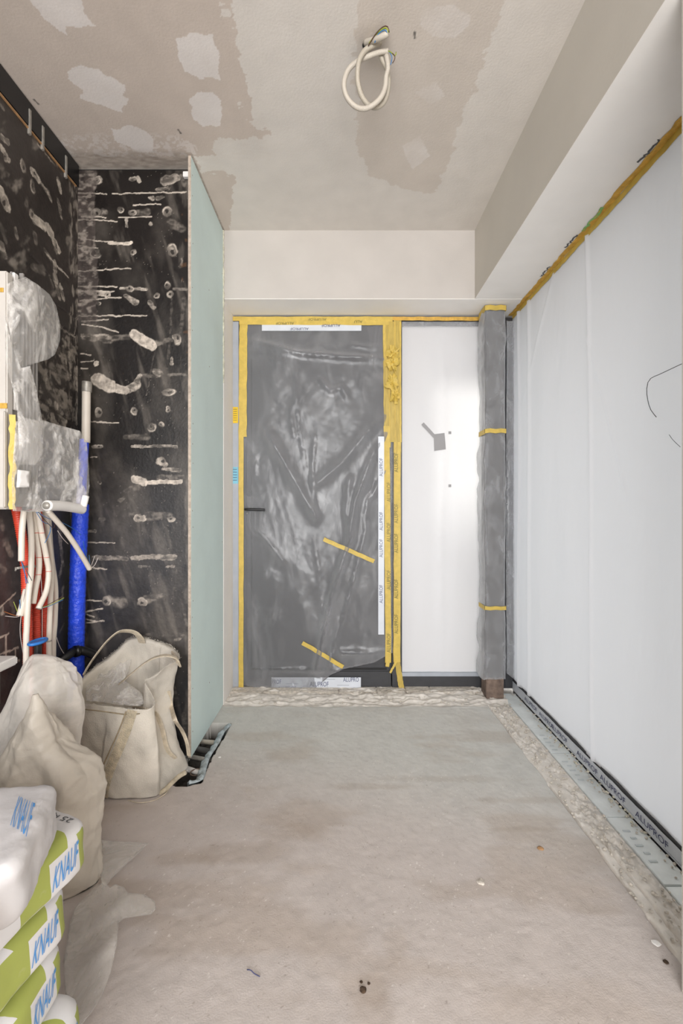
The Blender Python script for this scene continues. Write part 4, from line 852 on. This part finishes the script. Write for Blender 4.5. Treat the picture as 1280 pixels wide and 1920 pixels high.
wires(wo[7][0], wo[7][1], ((-.3, -.1, .9), (0, 0, 1), (-.9, -.1, .3), (-.9, 0, 0)), ('wire_green', 'wire_blue', 'copper', 'wire_grey'), .06)
def lwire(pts, c, lb, X=-1.11):
    o = tube('loose_wire', [LW(a, b_, X) for a, b_ in pts], .0012, c, None, .01, 6); tag(o, lb, 'wire')
lwire(((70, 960), (90, 972), (110, 977), (135, 990), (152, 1003)), 'wire_blue', 'blue wire arching from the cabinet to the blue pipe', -1.09)
lwire(((156, 1015), (160, 1035), (170, 1062)), 'wire_blue', 'blue wire curving down beside the blue pipe', -1.09)
lwire(((68, 960), (80, 978), (94, 985), (93, 1000), (84, 1018)), 'wire_blue', 'blue wire loop hanging over the ivory conduits', -1.12)
lwire(((72, 960), (84, 975), (100, 990), (103, 975), (92, 966)), 'wire_brown', 'brown wire loop just under the wrap', -1.11)
lwire(((108, 995), (118, 1010), (128, 1020)), 'wire_grey', 'grey wire beside the diagonal cream conduit', -1.085)
lwire(((53, 1083), (45, 1120), (39, 1160), (38, 1190), (44, 1228)), 'wire_grey', 'grey wire running down left of the red conduits', -1.18)
lwire(((77, 1080), (79, 1130), (79, 1196)), 'wire_grey', 'pale grey wire down the front of the red conduits', -1.165)
lwire(((106, 1195), (112, 1212), (120, 1226)), 'wire_grey', 'grey wire slanting down to the black pipe', -1.17)
ck = thing('pipe_clip', 'small metal strap clip fixed across the red conduits', 'clip'); tube('band', [LW(29, 1066, -1.19), LW(40, 1064, -1.175), LW(55, 1062, -1.185), LW(66, 1062, -1.19)], .004, 'galv', ck, .01, 8, flat=(.009, .003))
tube('eyelet', [LW(28, 1067, -1.192), LW(30, 1067, -1.19)], .008, 'galv', ck, .01, 12)
# blue sleeved pipe with a white riser, black elbow and valve
bp_ = thing('blue_pipe', 'blue sleeved pipe with ivory upper end rising in the alcove corner', 'pipe')
YB = 2.10
tube('ivory_riser', [P(162, 720, YB), P(161, 830, YB)], .0185, 'pvc', bp_, .02, 16); tube('grey_collar', [P(163, 716, YB), P(162.5, 735, YB)], .021, 'galv', bp_, .005, 16)
tube('blue_sleeve', [P(158, 824, YB), P(151, 960, 2.09), P(146, 1080, 2.08), P(143, 1205, 2.08), P(143, 1255, 2.08), Vector((P(143, 1255, 2.08).x, 2.08, .02))], lambda s: (.020 if s < .30 else .034)+(.0010*math.sin(s*260)*math.sin(s*41) if s > .3 else 0), 'blue', bp_, .006, 20)
be = thing('black_elbow', 'black plastic waste pipe elbow in front of the blue pipe foot', 'pipe'); tube('elbow', [P(100, 1248, 1.92), P(125, 1230, 1.96), P(142, 1220, 2.0), P(158, 1221, 2.02), P(176, 1228, 2.06)], .019, 'black_plastic', be, .01, 16); tube('collar', [P(140, 1222, 1.99), P(147, 1220, 2.005)], .025, 'black_plastic', be, .006, 16)
vb = thing('valve', 'blue oblong valve handle on a black stem below the conduits', 'valve', loc=LW(71, 1215, -1.13))
c = LW(71, 1203, -1.13); bm = bmesh.new()
q = [c+Vector((math.cos(a)*.020, math.sin(a)*.040, 0)) for a in [2*math.pi*i/24 for i in range(25)]]; vv, ff = tube_data(q, .006, 8, False, None)
local(link('handle', mesh('handle', vv, ff, True), 'valve_blue'), vb)
bm = bmesh.new(); box(bm, (c.x-.012, c.y-.034, c.z-.005), (c.x+.012, c.y+.034, c.z+.002), .002); local(link('handle_web', bm_mesh('handle_web', bm), 'valve_blue'), vb)
local(tube('stem', [c+Vector((0, 0, -.004)), c+Vector((0, 0, -.06)), Vector((c.x, c.y, .03))], .013, 'black_plastic', None, .02, 12), vb)
sh = thing('white_ledge', 'white rounded ledge board at the left edge below the conduits', 'board')
boxo('ledge', (XL+.004, 1.42, zc(1272, 1.52)), (-1.178, 1.66, zc(1254, 1.52)), 'white', sh, .006)
boxo('bracket', (XL+.004, 1.58, zc(1320, 1.6)), (-1.20, 1.60, zc(1275, 1.5)), 'galv', sh)

# ---------------------------------------------------------------- sacks and bags
def loft(name, loops, m, parent=None, close_bottom=False, close_top=False, smooth=True, **props):
    n = len(loops[0]); v = [p for L in loops for p in L]; f = []
    for i in range(len(loops)-1):
        for k in range(n): a = i*n+k; b_ = i*n+(k+1) % n; f.append((a, b_, b_+n, a+n))
    if close_bottom: f.append(tuple(range(n))[::-1])
    if close_top: f.append(tuple(range((len(loops)-1)*n, len(loops)*n)))
    return link(name, mesh(name, v, f, smooth), m, parent, **props)
# the big builder's bag in the alcove
BB = thing('builders_bag', 'large open dirty white woven bag with webbing handles on the floor in the alcove', 'bag')
NB = 220; NL = 60
base = catmull([PZ(150, 1492), PZ(196, 1498), PZ(245, 1499), PZ(288, 1497), PZ(302, 1490), PZ(330, 1462), PZ(351, 1441), Vector((-.715, 2.08, 0)), Vector((-.80, 2.14, 0)), Vector((-1.0, 2.14, 0)), Vector((-1.12, 2.06, 0)), Vector((-1.14, 1.92, 0))], NB, True)
rim = catmull([P(150, 1318, 1.83), P(185, 1322, 1.80), P(240, 1329, 1.79), P(276, 1330, 1.80), P(290, 1318, 1.83), P(282, 1296, 1.85), P(272, 1276, 1.86), P(290, 1266, 1.90), P(316, 1246, 1.96), P(337, 1234, 2.03), P(322, 1212, 2.10), P(290, 1200, 2.13), P(262, 1193, 2.13), P(240, 1198, 2.13), P(215, 1222, 2.10), P(180, 1248, 2.05), P(155, 1270, 1.98), P(138, 1298, 1.90)], NB, True)
def align(A, B):
    k = min(range(0, NB, 2), key=lambda s_: sum((A[i]-B[(i+s_) % NB]).xy.length_squared for i in range(0, NB, 5))); return B[k:]+B[:k]
rim = align(base, rim)
cb_ = sum(base, Vector())/NB
loops = []
for j in range(NL+1):
    t = j/NL; L = []
    for i in range(NB):
        p = base[i].lerp(rim[i], t); out_ = (base[i]-cb_); out_.z = 0; out_.normalize()
        bul = math.sin(math.pi*min(1, t*1.05))*(.030 if out_.x > -.2 else .02)
        if out_.x > .45 and out_.y > -.6: bul -= .085*math.sin(math.pi*t)**1.2*max(0, out_.x)                # right side leans in above the foot
        p = p+out_*(bul+crumple(Vector((p.x, p.y, p.z*.7)), 77, .036*math.sin(math.pi*min(1, .12+t*.85)), 9, 4)+crumple(p, 79, .011, 24, 4))
        p.y = min(p.y, 2.158); p.z = max(p.z, .004+.0*t); L.append(p)
    loops.append(L)
body_loops = loops
inner = []
for j in range(1, 26):
    t = 1-j/25*.78; src = loops[int(t*NL)]; L = []
    for i in range(NB):
        p = src[i]; o_ = Vector((p.x-cb_.x, p.y-cb_.y, 0)); L.append(p-o_.normalized()*(.006+.0012*j)+Vector((0, 0, -.001*j)))
    inner.append(L)
bodyo = loft('body', loops+inner, 'woven', BB, close_top=True)
btree = BVHTree.FromPolygons([v.co for v in bodyo.data.vertices], [tuple(p.vertices) for p in bodyo.data.polygons])
def on_bag(px, py, lift=.003):
    o_ = Vector((0, 0, CH)); dv = (P(px, py, 1.0)-o_).normalized(); h_ = btree.ray_cast(o_, dv)
    return (h_[0]-dv*lift) if h_[0] is not None else P(px, py, 1.85)
tube('handle', [on_bag(266, 1205), P(262, 1195, 2.09), P(252, 1186, 2.07), P(236, 1183, 2.05), P(220, 1186, 2.02), P(200, 1203, 1.99), P(180, 1228, 1.96), P(165, 1250, 1.94), P(156, 1266, 1.92)], .01, 'strap', BB, .01, 12, flat=(.034, .006))
tube('handle', [on_bag(322, 1226), P(330, 1236, 2.0), P(337, 1246, 1.98), P(330, 1234, 1.96), P(312, 1229, 1.94), P(290, 1233, 1.93), P(270, 1244, 1.93), P(250, 1260, 1.93), P(236, 1272, 1.95), P(226, 1280, 1.98)], .01, 'strap', BB, .01, 12, flat=(.030, .006))
tube('handle', [on_bag(250, 1328, .006), on_bag(272, 1330, .008), on_bag(290, 1336, .008), on_bag(299, 1352, .010), on_bag(306, 1375, .010), on_bag(311, 1398, .010), on_bag(318, 1412, .009), on_bag(329, 1422, .006)], .01, 'strap', BB, .01, 12, flat=(.022, .005))
tube('handle', [on_bag(316, 1296, .006), on_bag(321, 1325, .008), on_bag(328, 1350, .008), P(341, 1370, 2.0), P(350, 1392, 2.01), P(354, 1417, 2.02)], .01, 'strap', BB, .01, 12, flat=(.020, .005))
tube('seam_band', [on_bag(x_, y_, .002) for x_, y_ in ((248, 1332), (243, 1350), (234, 1375), (224, 1400), (213, 1425), (203, 1450), (196, 1475), (194, 1494))], .01, 'seam', BB, .008, 10, flat=(.040, .004), label='frayed braided band down the front')
tube('seam_cord', [on_bag(x_, y_, .004) for x_, y_ in ((236, 1334), (226, 1362), (214, 1390), (203, 1414), (193, 1436))], .0028, 'stitch', BB, .006, 7)
tube('rim_seam', [on_bag(x_, y_, .003) for x_, y_ in ((160, 1330), (185, 1333), (215, 1337), (240, 1340), (262, 1338))], .0022, 'stitch', BB, .006, 6)
tube('foot_seam', [on_bag(x_, y_, .004) for x_, y_ in ((348, 1448), (335, 1456), (322, 1468), (310, 1480), (300, 1488))], .009, 'seam', BB, .006, 10)
rr = random.Random(21)
v = []; f = []                                            # frayed threads along rim and seams
def fray(p, L):
    d_ = Vector((rr.gauss(0, 1), rr.gauss(0, 1)-.3, rr.gauss(.2, 1))).normalized(); k = len(v); m_ = p+d_*L*.5+Vector((rr.gauss(0, .002), 0, .002)); e = Vector((.0006, 0, .0006))
    v.extend([p-e, p+e, m_-e, m_+e, p+d_*L]); f.extend([(k, k+1, k+3, k+2), (k+2, k+3, k+4)])
for i in range(0, NB, 1):
    for _ in range(2): fray(rim[i]+Vector((0, 0, .001)), rr.uniform(.003, .009))
for i in range(70): fray(on_bag(248-52*i/70+rr.uniform(-6, 6), 1332+160*i/70, .003), rr.uniform(.004, .012))
for i in range(60): fray(on_bag(352-52*i/60, 1443+46*i/60, .003), rr.uniform(.005, .016))
link('frayed_threads', mesh('frayed_threads', v, f), 'woven', BB, kind='stuff')
# crumpled clear liner inside
def liner(px, py):
    t = (py-1255)/75; q = Vector((px*.008, 0, py*.01)); return P(px, py, 2.08-.22*t+crumple(q, 51, .06, 5, 8)+crumple(q, 53, .02, 15, 5))
patch('liner', [(160, 1282), (190, 1262), (225, 1240), (246, 1236), (240, 1262), (232, 1275), (250, 1288), (266, 1300), (270, 1318), (262, 1324), (225, 1322), (190, 1316), (162, 1314)], liner, 'film_clear', 4, BB, .0006, label='crumpled clear plastic liner inside the bag')

def sack(name, levels, Yc, dep, m, seed, amp, freq, label, cat, n=170, rows=130, sq=2.4, top=True, lean=0):
    """closed sack from levels (row, left, right, depth factor) seen at distance Yc"""
    L2 = []
    for j in range(rows+1):
        q = j/rows*(len(levels)-1); i = min(int(q), len(levels)-2); t = q-i; t = t*t*(3-2*t)*.5+t*.5
        a, b_ = levels[i], levels[i+1]; L2.append([a[k]*(1-t)+b_[k]*t for k in range(4)])
    loops = []
    for py, xl, xr, df in L2:
        A = P(xl, py, Yc); B = P(xr, py, Yc); c = (A+B)/2; hx = (B.x-A.x)/2; L = []
        for k in range(n):
            a = 2*math.pi*k/n; ca, sa = math.cos(a), math.sin(a); e = 2/sq
            p = Vector((c.x+hx*math.copysign(abs(ca)**e, ca), Yc+lean*(c.z-.3)+dep*df*math.copysign(abs(sa)**e, sa), c.z)); nn = Vector((ca, sa, 0))
            w_ = crumple(Vector((p.x, p.y, p.z*.6)), seed, amp, freq, 4)+crumple(p, seed+1, amp*.3, freq*2.6, 4)
            p = p+nn*w_; p.z = max(.003, p.z+w_*.3); L.append(p)
        loops.append(L)
    o = loft(name, loops, m, None, top, top); tag(o, label, cat); return o
o = sack('translucent_bag', [(1228, 55, 92, .25), (1238, 46, 118, .5), (1256, 36, 143, .8), (1285, 22, 155, 1), (1330, 4, 157, 1.05), (1380, -12, 149, 1.05), (1440, -22, 140, 1.1), (1500, -24, 136, 1.1), (1560, -25, 135, 1.1)], 1.585, .085, 'film_bag', 5, .075, 9, 'tall crumpled translucent plastic bag standing behind the other sacks', 'bag')
o = sack('cream_bag', [(1300, 62, 72, .15), (1325, 48, 88, .35), (1352, 34, 106, .55), (1385, 22, 124, .8), (1412, 12, 148, .9), (1442, 4, 182, 1), (1480, 0, 197, 1.05), (1560, 0, 194, 1.05), (1650, 2, 188, 1), (1690, 6, 176, .95), (1703, 12, 160, .9)], 1.40, .078, 'cream', 15, .060, 10, 'peaked cream plastic bag standing between the paper sacks and the woven bag', 'bag')

def pillow(name, size, m, parent, seed, n=34, amp=.008, ex=11.0, ez=2.6):
    bm = bmesh.new(); bmesh.ops.create_cube(bm, size=2); bmesh.ops.subdivide_edges(bm, edges=bm.edges, cuts=n, use_grid_fill=True)
    for vt in bm.verts:
        x, y, z = vt.co; r = (abs(x)**ex+abs(y)**ex)**(1/ex); zz = (r**ez*1.0+abs(z)**(ex*1.2))**(1/(ex*1.2)) if False else 1
        rr3 = (abs(x)**ex+abs(y)**ex+abs(z)**(ex*.6))**(1/ex); p = Vector((x, y, z))/max(rr3, 1e-6)
        q = Vector((p.x*size[0]/2, p.y*size[1]/2, p.z*size[2]/2)); nn = p.normalized()
        w_ = crumple(q, seed, amp*1.3, 13, 4)+crumple(q, seed+5, amp*.6, 38, 4)
        q += Vector((nn.x*w_, nn.y*w_, nn.z*w_*.6)); vt.co = q
    return link(name, bm_mesh(name, bm, True), m, parent)
# paper sack print: green side panels, drawn in the sack's own coordinates
m, n, b, out = nt('printed_paper_sack'); L_ = n.links; b.inputs['Roughness'].default_value = .55
tc = n.nodes.new('ShaderNodeTexCoord'); sx = n.nodes.new('ShaderNodeSeparateXYZ'); L_.new(tc.outputs['Object'], sx.inputs[0])
def mth(op, a, b_=None, c=None):
    q = n.nodes.new('ShaderNodeMath'); q.operation = op; q.use_clamp = False
    for i, x in enumerate((a, b_, c)):
        if x is None: continue
        if isinstance(x, (int, float)): q.inputs[i].default_value = x
        else: L_.new(x, q.inputs[i])
    return q.outputs[0]
u_ = mth('MULTIPLY_ADD', sx.outputs[2], .12, sx.outputs[1])
gA = mth('MULTIPLY', mth('GREATER_THAN', u_, .168), mth('LESS_THAN', u_, .30)); gB = mth('MULTIPLY', mth('GREATER_THAN', u_, .040), mth('LESS_THAN', u_, .100))
side = mth('MULTIPLY', mth('GREATER_THAN', sx.outputs[0], .286), mth('LESS_THAN', mth('ABSOLUTE', sx.outputs[2]), .038))
gm = mth('MULTIPLY', mth('MAXIMUM', gA, gB), side)
dx_ = mth('SUBTRACT', sx.outputs[0], .268); dy_ = mth('SUBTRACT', sx.outputs[1], .105); dist = mth('SQRT', mth('ADD', mth('POWER', dx_, 2.0), mth('POWER', dy_, 2.0)))
disc = mth('MULTIPLY', mth('LESS_THAN', dist, .045), mth('GREATER_THAN', sx.outputs[2], .03)); gm = mth('MAXIMUM', gm, disc)
mx = n.nodes.new('ShaderNodeMix'); mx.data_type = 'RGBA'; L_.new(gm, mx.inputs[0]); mx.inputs[6].default_value = (*lin('#d6d5d7'), 1); mx.inputs[7].default_value = (*lin('#9ea754'), 1)
no = n.nodes.new('ShaderNodeTexNoise'); no.inputs['Scale'].default_value = 9; no.inputs['Detail'].default_value = 7; L_.new(tc.outputs['Object'], no.inputs['Vector'])
mr = n.nodes.new('ShaderNodeMapRange'); mr.inputs['From Min'].default_value = .56; mr.inputs['From Max'].default_value = .75; L_.new(no.outputs['Fac'], mr.inputs['Value'])
mx2 = n.nodes.new('ShaderNodeMix'); mx2.data_type = 'RGBA'; L_.new(mr.outputs[0], mx2.inputs[0]); L_.new(mx.outputs[2], mx2.inputs[6]); mx2.inputs[7].default_value = (*lin('#d3cbc6'), 1)
L_.new(mx2.outputs[2], b.inputs['Base Color']); bp = n.nodes.new('ShaderNodeBump'); bp.inputs['Strength'].default_value = .35; bp.inputs['Distance'].default_value = .01
L_.new(no.outputs['Fac'], bp.inputs['Height']); L_.new(bp.outputs[0], b.inputs['Normal']); M['sack'] = m
def bvh(o): return BVHTree.FromPolygons([v.co for v in o.data.vertices], [tuple(p.vertices) for p in o.data.polygons])
sx_ = (.60, .42, .106)
spec = [((-.496, .925), 13.6, .490), ((-.522, .900), 10, .379), ((-.530, .898), 3, .271), ((-.500, .905), -3, .163), ((-.515, .90), 0, .055)]
slab = ('topmost of the stack, green disc on top', 'second from the top of the stack', 'third from the top of the stack', 'fourth from the top, bulging out', 'at the bottom of the stack on the floor')
for i, ((cx, cy), th, z) in enumerate(spec):
    a = math.radians(th); e = Vector((math.sin(a), math.cos(a), 0)); nn = Vector((-math.cos(a), math.sin(a), 0))
    c = Vector((cx, cy, z))-e*(sx_[1]/2)+nn*(sx_[0]/2)
    t_ = thing('plaster_sack', 'blue and green printed paper sack, %s' % slab[i], 'sack', 'stacked paper sacks')
    t_.location = c; t_.rotation_euler = (0, 0, -a)
    bo = pillow('sack', sx_, 'sack', t_, 100+i*7, 26, .007); tr_ = bvh(bo)
    y0 = .104; y1 = .160; xs = sx_[0]/2
    text('brand_print', 'KNAUF', (xs, y0, -.026), (xs, y1, -.016), (xs, y0+.006, .018), 'logo_blue', t_, .0012, tr_, True)
    if i == 0: text('weight_print', '25 kg', (xs-.032, .190, sx_[2]/2), (xs-.088, .190, sx_[2]/2), (xs-.032, .172, sx_[2]/2), 'ink_grey', t_, .0012, tr_)
# the sack lying across the stack
a = math.radians(-19); e = Vector((math.sin(a), math.cos(a), 0)); nn = Vector((-math.cos(a), math.sin(a), 0)); sz = (.52, .23, .10)
C0 = Vector((-.526, .86, .608)); c = C0-e*(sz[1]/2)+nn*(sz[0]/2)
ts = thing('plaster_sack', 'white paper sack with large blue print lying askew on top of the stack', 'sack', 'loose paper sacks'); ts.location = c; ts.rotation_euler = (0, 0, -a)
bo = pillow('sack', sz, mat('plain_sack_paper', '#c4c2c4', .8, var=.12, scale=6, bump=.5, bscale=14), ts, 301, 30, .015); tr_ = bvh(bo)
R_ = Matrix.Rotation(-a, 4, 'Z').inverted()
def loc_(px, py, z): return R_ @ (PZ(px, py, z)-c)
text('brand_print', 'KNAUF', loc_(19, 1548, .658), loc_(52, 1566, .658), loc_(36, 1490, .658), 'logo_blue', ts, .0012, tr_)
strip('red_edge_print', (-.10, sz[1]/2-.012, sz[2]/2-.004), (.16, sz[1]/2-.012, sz[2]/2-.004), .006, mat('red_print', '#d9958c', .7), (0, 0, 1), ts, 3, 10, 0, .002)
ds = thing('plaster_sack', 'dusty beige half empty paper sack nearest the camera on the stack', 'sack', 'loose paper sacks'); ds.location = (-.640, .40, .600); ds.rotation_euler = (.05, 0, math.radians(5))
pillow('sack', (.46, .25, .115), 'dusty', ds, 401, 26, .016)

# thin polythene scraps on the floor
def scrap(name, poly, hfun, seed, label, m='film_floor'):
    def g_(px, py):
        q = PZ(px, py, .004); h_ = hfun(px, py); w_ = .5+crumple(Vector((q.x, q.y, 0)), seed, 1.0, 6, 7); return PZ(px, py, .004+max(0, h_)*w_)
    o = patch(name, poly, g_, m, 6, None, .0006); tag(o, label, 'plastic sheet'); return o
scrap('polythene_scrap', [(186, 1575), (232, 1578), (278, 1581), (262, 1598), (235, 1622), (208, 1648), (192, 1672), (188, 1640)], lambda x, y: .012, 61, 'thin flat see-through polythene corner on the floor beside the cream bag')
scrap('polythene_scrap', [(140, 1702), (180, 1660), (195, 1652), (206, 1664), (216, 1658), (232, 1664), (240, 1674), (268, 1676), (290, 1690), (292, 1704), (284, 1714), (232, 1722), (222, 1730), (219, 1770), (208, 1822), (190, 1870), (170, 1900), (150, 1925), (125, 1925), (120, 1800), (130, 1735)], lambda x, y: .05*math.exp(-((x-205)/45)**2)+.02, 63, 'crumpled milky polythene sheet on the floor beside the paper sacks')
